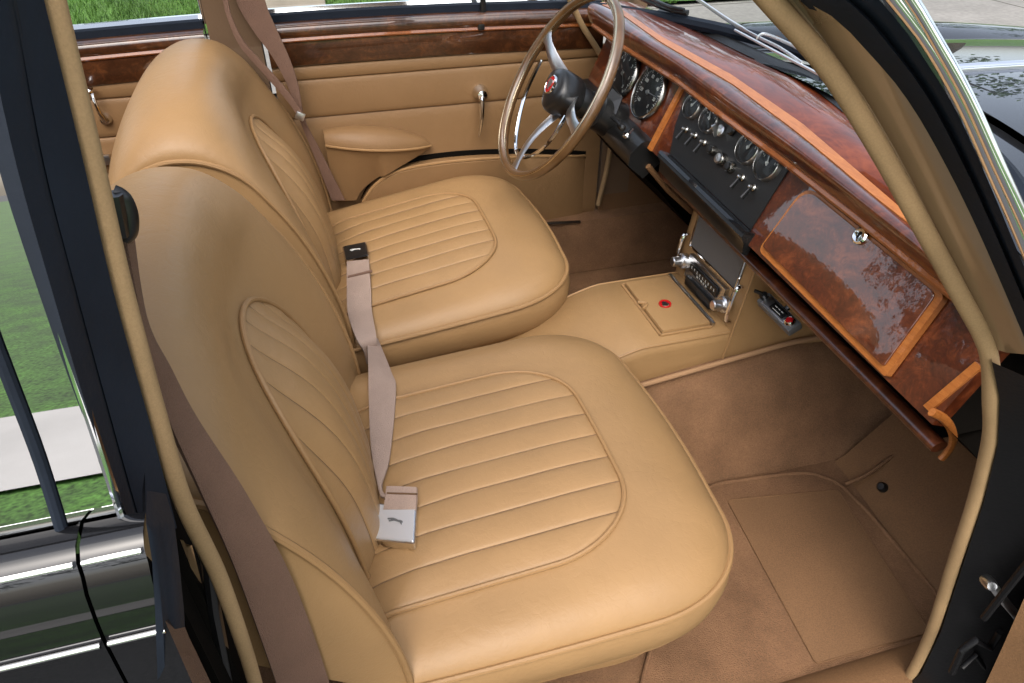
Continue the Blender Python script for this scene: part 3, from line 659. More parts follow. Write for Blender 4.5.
c = fa(861, 236, .0155); m = MB(); m.lathe([(.0115, 0), (.0115, .003), (.009, .005), (.008, .0045), (0, .0045)], c, FN, 22); lk = obj('lock', m, M['chrome'], lid)
m = MB(); m.box(c+FN*.0050, (.0008, .0022, .009), Matrix((FN, FU, FV)).transposed(), .0003); m.lathe([(0, .0055), (.0022, .0055), (.0024, .004)], c+FV*.003, FN, 10); obj('keyhole', m, M['dark'], lk)
m = MB(); m.tube([fa(861, 248, .016)]+spline([fa(852, 256, .0165), fa(845, 266, .0165), fa(843, 280, .016)], 4), .0004, seg=5)
# outer end of the facia with crossband end grain
m = MB(); a, b = fa(925, 406, .0), fa(977, 362, .0); d = (b-a)
slab(m, [a, b, b+FU*-.010, a+FU*-.010], -.024, .004); obj('end_band', m, M['cross'], dash)
# parcel tray under the facia
T0 = railY([az(945, 452, .137), az(800, 308, .146), az(690, 198, .153), az(640, 152, .158)])
m = MB(); rows = []
for y in frange(-.588, .20, 40):
    p = T0(y); rows.append([p+V((-.001+.012*math.cos(a), 0, .008*math.sin(a))) for a in [R(k*30) for k in range(12)]])
m.grid(rows, closed_u=True); m.fan(rows[0]); m.fan(rows[-1]); obj('tray_lip', m, M['burl_dark'], dash, 60)
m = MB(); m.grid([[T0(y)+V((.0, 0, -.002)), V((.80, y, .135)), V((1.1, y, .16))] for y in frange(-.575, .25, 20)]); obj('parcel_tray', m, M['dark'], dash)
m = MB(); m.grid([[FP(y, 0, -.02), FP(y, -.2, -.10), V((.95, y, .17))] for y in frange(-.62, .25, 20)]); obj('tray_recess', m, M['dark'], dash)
m = MB(); pth = [ax(x, y, .655) for x, y in [(925, 405), (938, 412), (950, 424), (953, 437), (947, 450), (941, 457)]]
pth = [ay(x, y, -.585) for x, y in [(932, 412), (943, 418), (951, 428), (953, 440), (948, 451), (941, 459)]]
m.tube(spline(pth, 4), .0055, seg=8, flat=.7); obj('tray_end', m, M['cross'], dash)
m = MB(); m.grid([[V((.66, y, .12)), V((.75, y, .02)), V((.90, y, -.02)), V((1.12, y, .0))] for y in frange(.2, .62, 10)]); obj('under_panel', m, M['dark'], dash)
# far speaker / bracket edge below the column
m = MB(); m.tube([ay(x, y, .19) for x, y in [(648, 166), (668, 190), (692, 212)]], .006, seg=8); obj('bracket', m, M['board'], dash)

# ================================================================== STEERING WHEEL AND COLUMN
WC = V((.48, .35, .30)); WR = .190; tt = R(31); WU = V((math.sin(tt), 0, math.cos(tt))); WN = V((-math.cos(tt), 0, math.sin(tt)))
def wh(r, a, o=0): return WC+V((0, 1, 0))*(r*math.cos(a))+WU*(r*math.sin(a))+WN*o
sw = thing('steering_wheel', 'wooden rimmed steering wheel with polished spokes and red badge on its black boss', 'steering wheel', WC)
rows = []
for i in range(120):
    a = 2*math.pi*i/120; e = wh(1, a)-WC; rows.append([wh(WR, a)+e*(.0088*math.cos(b))+WN*(.0112*math.sin(b)) for b in [2*math.pi*k/16 for k in range(16)]])
m = MB(); m.grid(rows, closed_u=True, closed_v=True); rim = obj('rim', m, M['wheel_wood'], sw)
m = MB()
for b in (R(68), R(168)):
    m.tube([wh(WR, 2*math.pi*i/120)+(wh(1, 2*math.pi*i/120)-WC)*(.0082*math.cos(b))+WN*(.0106*math.sin(b)) for i in range(120)], .0020, closed=True, seg=6)
obj('rim_band', m, M['rim_metal'], rim)
def invw(px, py, o=0): return hit(px, py, WC+WN*o, WN)
hub = WC+WN*-.035
for (x, y) in ((550, 52), (577, 132), (513, 170)):
    e = invw(x, y); d = (e-WC).normalized(); a0 = math.atan2(d.dot(WU), d.y); e = wh(WR-.008, a0); s = d.cross(WN); rows = []
    for t in frange(0, 1, 8):
        p = lerp(hub+d*.035, e, t)+WN*(.012*math.sin(math.pi*t)); w_ = lerp(.020, .011, min(1, t*1.3)) if t < .85 else lerp(.011, .017, (t-.85)/.15)
        rows.append([p-s*w_, p-s*w_*.6+WN*.003, p+s*w_*.6+WN*.003, p+s*w_, p+s*w_*.6-WN*.003, p-s*w_*.6-WN*.003])
    m = MB(); m.grid(rows, closed_u=True); m.fan(rows[0]); m.fan(rows[-1]); obj('spoke', m, M['chrome_soft'], sw, 50)
# boss pad: three sided soft triangle
rows = []
spk = [math.atan2((invw(x, y)-WC).dot(WU), (invw(x, y)-WC).y) for x, y in ((550, 52), (577, 132), (513, 170))]
def padr(a, k): return k*(.040+.010*sum(max(0, math.cos(a-s))**6 for s in spk))
m = MB(); rows = [[wh(padr(a, k), a, o) for a in [2*math.pi*i/48 for i in range(48)]] for k, o in ((.9, -.05), (1.0, -.04), (1.02, -.012), (.97, .0), (.86, .007), (.5, .011), (.02, .012))]
m.grid(rows, closed_u=True); obj('boss_pad', m, M['black_plastic'], sw, 45)
bc = WC+WN*.0125
m = MB(); m.lathe([(0, .002), (.0165, .002), (.0185, .0)], bc, WN, 28); bd = obj('badge', m, M['red'], sw)
m = MB(); m.lathe([(.0165, .0015), (.0175, .003), (.0195, .002), (.02, -.001)], bc, WN, 28); obj('badge_ring', m, M['chrome'], bd)
m = MB(); face = [(.0, .009), (.006, .010), (.009, .006), (.0085, -.001), (.005, -.006), (.004, -.010), (-.004, -.010), (-.005, -.006), (-.0085, -.001), (-.009, .006), (-.006, .010)]
m.prism([bc+V((0, -1, 0))*x+WU*y+WN*.002 for x, y in face], WN*.0018); obj('emblem', m, M['chrome_soft'], bd)
# half horn ring on the lower left
m = MB(); pts = [invw(x, y, -.012) for x, y in ((541, 60), (525, 95), (517, 130), (516, 150), (522, 157), (533, 155), (548, 143), (560, 126), (566, 116))]
m.tube(spline(pts, 6), .0042, seg=8); obj('horn_ring', m, M['chrome'], sw)
# column
colm = thing('steering_column', 'black steering column with stalk behind the wooden rimmed wheel', 'steering column', (.56, .35, .25))
AX = -WN
m = MB(); m.lathe([(.022, .03), (.030, .05), (.031, .075), (.027, .08), (.027, .10), (.038, .105), (.042, .16), (.046, .27), (.03, .30)], WC, AX, 28); obj('shroud', m, M['black_plastic'], colm)
m = MB()
for i in range(14):
    a = 2*math.pi*i/14; e = wh(1, a)-WC; m.box(WC+AX*.088+e*.029, (.012, .006, .006), None, .001)
obj('collar_ring', m, M['black_plastic'], colm)
m = MB(); s = WC+AX*.13; m.tube([s, s+V((0, -.05, .01)), s+V((-.01, -.11, .015))], .004, seg=8); m.lathe([(0, .018), (.006, .016), (.007, 0), (.004, -.004)], s+V((-.01, -.11, .015)), V((-.1, -1, .1)), 12); obj('stalk', m, M['black_plastic'], colm)
m = MB(); c = ay(602, 106, .34); m.prism([c, c+V((.02, 0, .035)), c+V((.035, -.02, .02)), c+V((.02, -.03, -.01))], (.004, .004, .0)); obj('lever', m, M['black_plastic'], colm)
m = MB(); c = ay(627, 136, .24); m.lathe([(0, .012), (.006, .010), (.007, 0)], c, (-.6, -.6, .4), 12); m.tube([c, c+V((.02, .02, .005))], .004); obj('key', m, M['chrome'], colm)

# ================================================================== CENTRE CONSOLE
con = thing('centre_console', 'tan leather centre console with hinged lid between the front seats', 'console', (.5, 0, -.2))
def ctop(x): return -.03 if x > .50 else -.03-.13*(1-((x-.10)/.40))**1.05 if x > .1 else -.16
m = MB(); rows = []
for x in frange(-.05, .695, 40):
    z = ctop(x); wv = .113 if x > .45 else .113-.012*(.45-x)/.4; bz = -.16
    rows.append([(x, -wv-.004, bz), (x, -wv-.004, z-.02), (x, -wv-.001, z-.006), (x, -wv+.006, z), (x, 0, z+.002), (x, wv-.006, z), (x, wv+.001, z-.006), (x, wv+.004, z-.02), (x, wv+.004, bz)])
m.grid(rows); m.fan(rows[-1]); m.fan(rows[0], True); obj('tunnel_cover', m, M['leather'], con, 50)
m = MB()
for sg in (-1, 1): m.tube([(x, sg*((.113 if x > .45 else .113-.012*(.45-x)/.4)-.001), ctop(x)-.003) for x in frange(-.05, .69, 40)], .0026, seg=6)
obj('piping', m, M['piping'], con)
# upright radio section
m = MB(); FXB, FXT = .683, .705
def face(y, z, o=0): return V((FXB+(FXT-FXB)*(z+.03)/.17-o, y, z))
for sg in (-1, 1):
    P = [face(sg*.117, -.032), face(sg*.117, .15), V((1.0, sg*.135, .15)), V((1.0, sg*.135, -.12)), V((.67, sg*.117, -.14))]
    m.prism(P, (0, -sg*.006, 0))
m.grid([[face(y, -.032), face(y, .15)] for y in frange(-.117, .117, 8)]); obj('radio_housing', m, M['leather'], con, 30)
m = MB(); m.tube([face(-.117, z, .001) for z in frange(-.13, .15, 12)], .0028, seg=6); obj('seam', m, M['piping'], con)
def frame(m, y0, y1, z0, z1, o, t):
    for a, b in (((y0, z0), (y1, z0)), ((y1, z0), (y1, z1)), ((y1, z1), (y0, z1)), ((y0, z1), (y0, z0))): m.tube([face(*a, o), face(*b, o)], t, seg=6)
m = MB(); m.prism([face(-.088, .045, .003), face(.088, .045, .003), face(.088, .142, .003), face(-.088, .142, .003)], (.003, 0, 0)); sp = obj('speaker_grille', m, M['grille'], con)
m = MB(); frame(m, -.088, .088, .045, .142, .004, .0022); obj('grille_trim', m, M['chrome'], sp)
# lid of the console
m = MB(); LX0, LX1, LW = .553, .652, .088
m.box(((LX0+LX1)/2, 0, -.0255), (LX1-LX0, LW*2, .012), None, .004); ld = obj('ashtray_lid', m, M['leather'], con, 50)
m = MB(); m.tube([(LX0-.004, -LW-.003, -.0275), (LX0-.004, LW+.003, -.0275)], .003, seg=6); m.tube([(LX0-.004, -LW-.003, -.0275), (LX1, -LW-.003, -.0275)], .003, seg=6); m.tube([(LX0-.004, LW+.003, -.0275), (LX1, LW+.003, -.0275)], .003, seg=6); m.tube(spline([(LX0-.005, -.012, -.02), (LX0+.008, 0, -.0185), (LX0-.005, .012, -.02)], 5), .0035, seg=6); obj('lid_piping', m, M['piping'], ld)
m = MB(); m.box((LX1+.004, 0, -.022), (.006, LW*2+.01, .006), None, .001); obj('hinge', m, M['chrome_soft'], ld)
m = MB(); m.lathe([(0, .003), (.0115, .003), (.0125, .001), (.0125, -.001)], az(665, 304, -.018), (0, 0, 1), 24); bd = obj('badge', m, M['red'], ld)
m = MB(); c = az(665, 304, -.0145); m.prism([c+V((y*.9, x*.9, 0)) for x, y in face_pts] if False else [c+V((x*.8, -y*.8, 0)) for x, y in [(.0, .009), (.006, .008), (.009, .004), (.006, -.004), (.004, -.009), (-.004, -.009), (-.006, -.004), (-.009, .004), (-.006, .008)]], (0, 0, .0012)); obj('emblem', m, M['chrome_soft'], bd)
# ---- radio
rad = thing('car_radio', 'chrome fronted car radio with two knobs set in the tan console below the speaker grille', 'radio', face(0, .01))
m = MB(); m.prism([face(-.070, -.012, .010), face(.070, -.012, .010), face(.070, .036, .010), face(-.070, .036, .010)], (.012, 0, 0)); fr = obj('front_plate', m, M['chrome_soft'], rad)
m = MB(); m.box(face(0, .018, .0125), (.004, .105, .020), None, .001); obj('tuning_scale', m, M['black_plastic'], rad)
m = MB(); m.box(face(0, -.010, .014), (.010, .10, .020), None, .002); obj('push_buttons', m, M['black_plastic'], rad)
m = MB()
for i in range(9): m.box(face(-.044+.011*i, .020, .0148), (.0006, .0012, .006))
m.text('54  7  10  14  16', .006, face(0, .013, .0147), (0, -1, 0), (0, 0, 1)); obj('scale_markings', m, M['mark'], rad, 0, fix=False)
for sg in (-1, 1):
    m = MB(); c = face(sg*.083, .012, .006); m.lathe([(.016, 0), (.016, .010), (.013, .013), (.010, .013), (.010, .030), (.008, .032), (0, .032)], c, (-1, 0, .1), 22); obj('knob', m, M['chrome_soft'], rad)
    m = MB(); y = sg*.104; m.tube(spline([face(y, .062, .004), face(y, .058, .014), face(y, .03, .016), face(y, -.005, .014), face(y, -.012, .004)], 5), .0042, seg=8); obj('bracket', m, M['chrome'], rad)
# ---- switch unit under the tray
c0 = ay(779, 314, -.20)
un = thing('switch_unit', 'small grey switch box with red button hanging under the parcel tray', 'switch box', c0)
ux = V((.10, -1, -.10)).normalized(); uz = V((-.45, -.03, .9)).normalized(); uy = uz.cross(ux).normalized(); uz = ux.cross(uy).normalized(); UM = Matrix((ux, uy, uz)).transposed()
m = MB(); m.box(c0, (.088, .026, .016), UM, .003); obj('case', m, M['grey'], un)
m = MB(); m.box(c0+uz*.0088-ux*.004, (.060, .020, .002), UM, .0006); obj('face_plate', m, M['chrome_soft'], un)
m = MB(); m.box(c0+uz*.0098+ux*.0, (.034, .0145, .0022), UM, .0006); obj('name_plate', m, M['black_plastic'], un)
m = MB(); m.text('DEFROST', .0052, c0+uz*.0112+uy*.003, ux, uy) if False else None
for i in range(3): m.box(c0+uz*.0112+ux*(-.008+.008*i)+uy*.002, (.005, .0012, .0004), UM)
m.box(c0+uz*.0112-uy*.004, (.020, .001, .0004), UM); obj('markings', m, M['mark'], un)
m = MB(); m.lathe([(.0095, 0), (.0095, .004), (.007, .0075), (.0068, .0075)], c0+uz*.008+ux*.030, uz, 20); kb = obj('button', m, M['chrome'], un)
m = MB(); m.lathe([(.0069, .005), (.005, .0085), (0, .009)], c0+uz*.008+ux*.030, uz, 16); obj('button_face', m, M['red'], kb)
m = MB(); m.lathe([(.007, -.004), (.007, .012), (.005, .014), (0, .014)], c0+uz*.004-ux*.040, uz, 16); m.tube([c0+uz*.016-ux*.040, c0+uz*.016-ux*.056-uy*.006], .0035, seg=8); obj('rotary_switch', m, M['black_plastic'], un)
m = MB(); m.tube([c0-uz*.006, c0-uz*.0+V((.03, 0, .03)), c0+V((.06, 0, .07))], .005); obj('bracket', m, M['black_plastic'], un)

# ---- floor mat
fm = thing('floor_mat', 'tan passenger floor mat with stitched heel pad', 'floor mat', (.7, -.42, FZ))
mp = [az(x, y, FZ+.004) for x, y in [(640, 690), (690, 500), (715, 484), (770, 476), (808, 472), (838, 482), (868, 512), (905, 556), (946, 606), (940, 640), (890, 700), (860, 740), (640, 760)]]
mpo = rr(mp, [.03, .02, .02, .015, .02, .025, .01, .01, .03, .02, .02, .02, .02])
m = MB(); m.prism([p for p in mpo], (0, 0, -.003)); obj('mat_base', m, M['carpet'], fm)
m = MB(); m.tube(mpo, .0038, closed=True, seg=8); obj('bound_edge', m, M['carpet'], fm)
hp = rr([az(x, y, FZ+.0065) for x, y in [(727, 500), (838, 490), (930, 632), (816, 664)]], [.008]*4)
m = MB(); m.prism(hp, (0, 0, -.002)); hpo = obj('heel_pad', m, M['mat'], fm)
m = MB(); m.tube([p+V((0, 0, .0003)) for p in hp], .0009, closed=True, seg=6); obj('stitching', m, M['board'], hpo)
# fold of the tunnel carpet
m = MB(); m.tube(spline([az(845, 484, FZ+.012), az(868, 474, FZ+.03), az(890, 458, FZ+.06), az(905, 450, FZ+.07), az(908, 440, FZ+.085)], 5), .004, seg=6); obj('carpet_edging', m, M['carpet'], body)

# ================================================================== FAR SIDE DOORS
def door_card(x0, x1, z_top, z_bot, seams, parent, y=.655):
    zs = [z_top]; prof = []
    edges = [z_top]+seams+[z_bot]
    for a, b in zip(edges[:-1], edges[1:]):
        for k, s in enumerate((0, .02, .06, .15, .5, .85, .94, .98, 1)):
            prof.append((lerp(a, b, s), (0, .0028, .0045, .006, .007, .006, .0045, .0028, 0)[k]))
    m = MB(); m.grid([[(x, y-o, z) for z, o in prof] for x in frange(x0, x1, 30)])
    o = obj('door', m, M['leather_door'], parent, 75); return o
def far_door(x0, x1, root, wx0, wx1):
    dz = lambda x: .012*math.sin(max(0, min(1, (x+.5)/1.2))*math.pi)-.012
    def strip(name, prof, mat, sm=50):
        m = MB(); rows = [[(x, y, z+dz(x)) for y, z in prof] for x in frange(wx0, wx1, 30)]; m.grid(rows, closed_u=True); m.fan(rows[0]); m.fan(rows[-1]); return obj(name, m, M[mat], root, sm)
    strip('wood_panel', [(.648, .300), (.644, .304), (.644, .350), (.648, .353), (.665, .353), (.665, .300)], 'door_wood')
    strip('inlay', [(.641, .352), (.639, .355), (.641, .360), (.66, .360), (.66, .352)], 'cross2')
    strip('capping_rail', [(.640, .361), (.634, .368), (.636, .382), (.645, .388), (.672, .388), (.672, .361)], 'door_wood')
    strip('window_seal', [(.668, .385), (.668, .402), (.684, .404), (.684, .385)], 'rubber')
    strip('belt_trim', [(.698, .395), (.694, .402), (.698, .409), (.708, .409), (.708, .395)], 'chrome')
    strip('outer_skin', [(.70, -.40), (.74, -.1), (.75, .2), (.705, .394), (.69, .394), (.70, .1)], 'black_paint')
    m = MB(); m.grid([[(x, .690, .39), (x, .625, .78)] for x in (wx0+.01, wx1-.01)]); obj('window_glass', m, M['glass'], root)
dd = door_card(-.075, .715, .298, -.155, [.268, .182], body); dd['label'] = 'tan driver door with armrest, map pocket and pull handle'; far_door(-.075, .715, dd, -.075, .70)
# armrest
AY = .650
top = [ay(x, y, .600) for x, y in [(325, 146), (333, 139), (350, 132), (380, 129), (410, 131), (428, 139), (433, 150)]]
m = MB()
tp = spline(top, 5); fr = [V((p.x, p.y-.006, p.z)) for p in tp]
lowp = spline([ay(x, y, .600) for x, y in [(325, 150), (350, 152), (390, 152), (433, 152)]], 8)
# top pad: surface from door to front edge, bulged
pa = [V((lerp(.012, .262, t), 0, lerp(.128, .096, t))) for t in frange(0, 1, 24)]
rows = []
for i, p in enumerate(pa):
    t = i/24; hh = math.sin(math.pi*(.16+.84*t))**.6 if t < 1 else .02; dp = .062*math.sin(math.pi*min(1, .12+t*.86))**.6
    rows.append([V((p.x, AY, p.z+.040*hh)), V((p.x, AY-dp*.4, p.z+.043*hh)), V((p.x, AY-dp*.8, p.z+.032*hh)), V((p.x, AY-dp, p.z+.004*hh)), V((p.x, AY-dp*.97, p.z-.003)), V((p.x, AY, p.z-.004))])
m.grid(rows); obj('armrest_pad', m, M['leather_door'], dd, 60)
m = MB(); m.tube([r[3]+V((0, -.001, -.003)) for r in rows], .003, seg=6); obj('armrest_piping', m, M['piping'], dd)
m = MB(); rows2 = []
for i, p in enumerate(pa):
    t = i/24; dp = .060*math.sin(math.pi*min(1, .12+t*.86))**.6; zb_ = lerp(-.02, .088, max(0, (t-.22)/.78)**.55) if t > .22 else -.02
    zt = p.z-.004; rows2.append([V((p.x, AY-dp*.95*lerp(1, .55 if t < .5 else .8, s), lerp(zt, min(zt-.003, zb_), s))) for s in frange(0, 1, 6)]+[V((p.x, AY, min(zt-.003, zb_)))])
m.grid(rows2); obj('armrest_body', m, M['leather_door'], dd, 60)
# map pocket
pk = spline([ay(x, y, .615) for x, y in [(362, 204), (374, 186), (395, 172), (430, 164), (480, 159), (540, 158), (590, 160)]], 6)
m = MB(); rows = []
yk = lambda i: .036*max(0, (i-(len(pk)-16))/15)**2
for i, p in enumerate(pk): rows.append([V((p.x, .650, p.z-.002)), V((p.x, .622+yk(i)*.7, p.z)), V((p.x, .612+yk(i), p.z-.006)), V((p.x, .612+yk(i), p.z-.06)), V((p.x, .625+yk(i)*.65, -.15))])
m.grid(rows); obj('map_pocket', m, M['leather_door'], dd, 50); pko = dd; m = MB(); m.tube([V((p.x, .616+yk(i)*.9, p.z-.001)) for i, p in enumerate(pk)], .0036, seg=6); obj('pocket_piping', m, M['piping'], pko)
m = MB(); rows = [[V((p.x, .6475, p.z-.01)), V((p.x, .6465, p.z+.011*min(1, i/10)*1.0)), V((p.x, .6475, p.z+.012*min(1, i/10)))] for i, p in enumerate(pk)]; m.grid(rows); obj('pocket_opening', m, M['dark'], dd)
# pull handle
def teardrop(root, top_, bot, r0, r1, name='door_handle'):
    m = MB(); d = bot-top_; pts = [top_+d*t+V((0, -.020-.012*math.sin(math.pi*t), 0)) for t in frange(0, 1, 14)]
    m.tube(pts, [lerp(r0, r1, t**.8)*(1 if 0 < t < 1 else .4) for t in frange(0, 1, 14)], seg=10, flat=.7); m.lathe([(r0*1.5, 0), (r0*1.5, .006), (r0, .016), (r0*.9, .028), (0, .031)], top_, (0, -1, 0), 18); return obj(name, m, M['chrome'], root)
teardrop(dd, ay(480, 92, .648), ay(477, 134, .648), .0125, .0055)
m = MB(); m.tube([ay(483, y, .66) for y in (26, 0, -30)], .007, seg=8); obj('quarter_light_bar', m, M['black_plastic'], dd)
m = MB(); m.tube(spline([ay(x, y, .668) for x, y in [(489, 18), (530, 17), (556, 17), (566, 12), (569, 2), (560, -18)]], 6), .0055, seg=8); obj('quarter_light_frame', m, M['chrome'], dd)
m = MB(); m.box(ay(481, 26, .64), (.016, .012, .018), None, .004); obj('catch', m, M['black_plastic'], dd)
rd = door_card(-1.0, -.195, .298, -.155, [.262, .180, .10], body); rd['label'] = 'tan far rear door with window winder'; far_door(-1.0, -.195, rd, -1.0, -.195)
m = MB(); a, b = ay(91, 89, .640), ay(105, 120, .640); m.tube([a, lerp(a, b, .3)+V((0, -.012, 0)), lerp(a, b, .7)+V((0, -.012, 0)), b], [.0035, .004, .005, .008], seg=10); m.lathe([(.013, 0), (.013, .008), (.009, .016), (0, .018)], b+V((0, .012, 0)), (0, -1, 0), 18); m.lathe([(.005, 0), (.007, .01), (.005, .02), (0, .022)], a, (0, -1, 0), 12); obj('window_winder', m, M['chrome'], rd)
m = MB(); m.box(ay(104, 160, .640), (.03, .012, .022), None, .003); at_ = obj('ashtray', m, M['chrome_soft'], rd)

# ================================================================== NEAR REAR DOOR (outside face)
# glass with tumblehome
def skin(x0, x1):
    prof = [(-.735, .452), (-.752, .450), (-.760, .440), (-.764, .428), (-.775, .405), (-.785, .385), (-.780, .372), (-.787, .36), (-.795, .30), (-.80, .10), (-.79, -.25)]
    return prof
ZT = ay(30, 576, -.757).z; ZS = ay(35, 660, -.772).z
prof = [(-.735, ZT+.006), (-.748, ZT+.005), (-.755, ZT), (-.758, ZT-.008), (-.763, lerp(ZT, ZS, .35)), (-.768, lerp(ZT, ZS, .7)), (-.771, ZS), (-.776, ZS-.05), (-.785, .06), (-.78, -.25)]
XE = ay(145, 600, -.778).x; XG = ay(70, 610, -.78).x
nr = None; trims = []
for x0, x1 in ((-1.0, XG-.001), (XG+.001, XE)):
    m = MB(); rows = [[(x, y, z) for y, z in prof] for x in frange(x0, x1, 10)]; rows = [[(x0, p[0]+.03, p[1]) for p in prof]]+rows+[[(x1-.004, p[0]+.03, p[1]) for p in prof]]
    m.grid(rows)
    if nr is None: nr = obj('door', m, M['black_paint'], body, 50); nr['label'] = 'closed black near rear door with chrome waist strips'
    else: obj('outer_panel', m, M['black_paint'], nr, 50)
    for yy, zz, rr_ in ((-.756, ZT, .0018), (-.7725, ZS, .0017)):
        m = MB(); m.tube([(x, yy, zz) for x in frange(x0+.001, x1-.001, 6)], rr_, seg=10); obj('waist_trim', m, M['chrome'], nr)
G0 = ay(133, 548, -.735); 
def gY(z): return -.742+.075*(z-.40)/.40
def onglass(px, py, o=0):
    y_ = -.72
    for k in range(6): y_ = gY(ay(px, py, y_).z)-o
    return ay(px, py, y_)
ch = spline([onglass(x, y, .0015) for x, y in [(-40, -60), (-8, 80), (11, 160), (27, 209), (57, 312), (72, 366), (90, 420), (131, 544)]], 5)
m = MB(); m.grid([[V((x, gY(p.z), p.z)) for x in (-1.0, -.6, -.3)]+[V((p.x, gY(p.z), p.z))] for p in ch]); obj('window_glass', m, M['glass_dark'], nr)
m = MB(); m.box((-.62, -.665, .52), (.9, .02, .40)); obj('glass_backing', m, M['dark'], nr)  # unseen dark backing, added so the glass shows little but reflections
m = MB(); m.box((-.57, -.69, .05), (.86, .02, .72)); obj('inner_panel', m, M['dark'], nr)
m = MB(); t_ = ch[0]; m.prism([V((-1.0, t_.y-.006, t_.z)), V((-1.0, t_.y-.004, t_.z+.02)), V((-1.0, -.585, .80)), V((-1.0, -.56, .79)), V((-1.0, t_.y+.02, t_.z))], V((t_.x+1.0, 0, 0))); obj('top_frame', m, M['black_paint'], nr, 40)
obj('window_frame', MB().tube(ch, .0022, seg=8), M['chrome'], nr)
obj('glazing_bar', MB().tube(spline([onglass(x, y, .001) for x, y in [(-60, 190), (-10, 330), (6, 372), (40, 462), (68, 552)]], 5), .0030, seg=8), M['rubber'], nr)
# ================================================================== OPEN FRONT DOOR (only its hinge end is in the photograph)
P = [ay(x, y, -.745) for x, y in [(978, 700), (1003, 646), (1030, 585)]]; ddn = V((.62, -.78, 0)).normalized()
m = MB(); rows = [[p+ddn*s for s in (0, .02, .15, .30)] for p in [P[0]+V((0, 0, -.12)), P[0], P[1], P[2], P[2]+V((0.01, 0, .05))]]; m.grid(rows); m.grid([[q+V((.045, .03, 0)) for q in r] for r in rows], flip=True)
od = obj('door', m, M['board'], body, 50); od['label'] = 'open tan lined passenger door beside the hinge'

# ================================================================== SEAT BELTS
def nb(name, label, loc, grp=None): return thing(name, label, 'seat belt', loc, grp)
b1_ = nb('seat_belt', 'dark brown shoulder belt hanging between the near pillar and the passenger seat', ay(230, 520, -.63))
A = spline([ay(x, y, -.640) for x, y in [(118, 212), (138, 316), (152, 370), (167, 420), (200, 492), (236, 572), (276, 683), (300, 760)]], 8)
B = spline([ay(x, y, -.618) for x, y in [(130, 210), (142, 316), (168, 370), (197, 420), (232, 475), (262, 520), (295, 585), (330, 683)]][:-1]+[ay(330, 683, -.618), ay(352, 760, -.618)], 8) if False else spline([ay(x, y, -.618) for x, y in [(128, 208), (144, 316), (170, 370), (197, 420), (247, 496), (294, 584), (329, 683), (350, 760)]], 8)
obj('webbing', MB().ribbon(A, B), M['webbing'], b1_, 60)
hk = thing('coat_hook', 'small black hook on the near pillar beside the seat top', 'hook', ay(119, 215, -.64))
m = MB(); m.tube(spline([ay(x, y, -.645) for x, y in [(112, 194), (121, 199), (127, 214), (127, 230), (122, 236)]], 5), [.0055]*21, seg=10, flat=.8); m.tube([ay(112, 194, -.65), ay(116, 214, -.65), ay(120, 234, -.648)], .005, seg=8); obj('hook', m, M['black_plastic'], hk)
b2_ = nb('seat_belt', 'brown shoulder belt hanging on the far centre post beside the driver seat', ay(270, 60, .60))
A = [ay(x, y, .605) for x, y in [(228, -40), (236, 0), (253, 30), (272, 56), (287, 84), (300, 120), (312, 150), (332, 200)]]; B = [ay(x, y, .600) for x, y in [(262, -40), (265, 0), (277, 30), (289, 57), (298, 84), (305, 120), (320, 150), (345, 200)]]
obj('webbing', MB().ribbon(spline(A, 6), spline(B, 6)), M['webbing'], b2_, 60)
A = [ay(x, y, .58) for x, y in [(218, -40), (223, 0), (229, 22), (240, 46), (262, 72), (285, 98), (298, 116)]]; B = [ay(x, y, .578) for x, y in [(224, -40), (228, 0), (234, 22), (246, 44), (268, 68), (291, 95), (303, 114)]]
obj('lap_webbing', MB().ribbon(spline(A, 6), spline(B, 6)), M['webbing'], b2_, 60)
m = MB(); c = ay(300, 116, .575); m.box(c, (.020, .008, .018), Matrix.Rotation(R(30), 3, 'Y'), .003); obj('tongue', m, M['chrome_soft'], b2_)
def leaper(m, c, xd, yd, s, h):
    pts = [(-1.0, -.18), (-.72, -.02), (-.45, .10), (-.1, .14), (.25, .12), (.5, .22), (.78, .24), (.92, .12), (.80, .05), (.98, -.12), (.86, -.16), (.66, -.02), (.42, -.04), (.1, -.06), (-.2, -.12), (-.42, -.30), (-.62, -.42), (-.70, -.36), (-.48, -.14), (-.68, -.14), (-.95, -.28)]
    n = xd.cross(yd).normalized(); m.prism([c+xd*(x*s)+yd*(y*s) for x, y in pts], n*h); return m
def buckle(root, c4, th, face_mat, body_mat, up):
    a, b, c, d = c4; ce = (a+b+c+d)/4
    m = MB(); m.prism(rr([a, b, c, d], [.004]*4), up*th); o = obj('buckle', m, M[body_mat], root, 30)
    k = .90; q = [ce+(p-ce)*k+up*th for p in c4]; m = MB(); m.prism(rr(q, [.003]*4), up*.0018); fo = obj('press_plate', m, M[face_mat], o, 30)
    xd = (b-a).normalized(); yd = (a-d).normalized(); yd = (yd-xd*yd.dot(xd)).normalized(); m = MB(); leaper(m, ce+up*(th+.0018)+yd*.003, xd*.94+yd*-.30, yd*.95+xd*.30, .0125, .0012); obj('emblem', m, M['grey'] if face_mat == 'white_enamel' else M['mark'], fo); return o
UP = V((-.02, 0, 1)).normalized()
def onseat(px, py, yc, lift):
    z_ = .02
    for k in range(12):
        p = az(px, py, z_); z_ = lerp(z_, ztop(p.x, p.y-yc)+.006+lift, .6)
    return az(px, py, z_)
b3_ = nb('buckle_strap', 'pale taupe strap with bright silver buckle lying on the passenger cushion', az(398, 520, .03), 'buckle straps on the front seats')
q = [onseat(x, y, -.317, .001) for x, y in [(378, 509), (418, 513), (416, 550), (374, 546)]]
buckle(b3_, q, .012, 'white_enamel', 'chrome', UP)
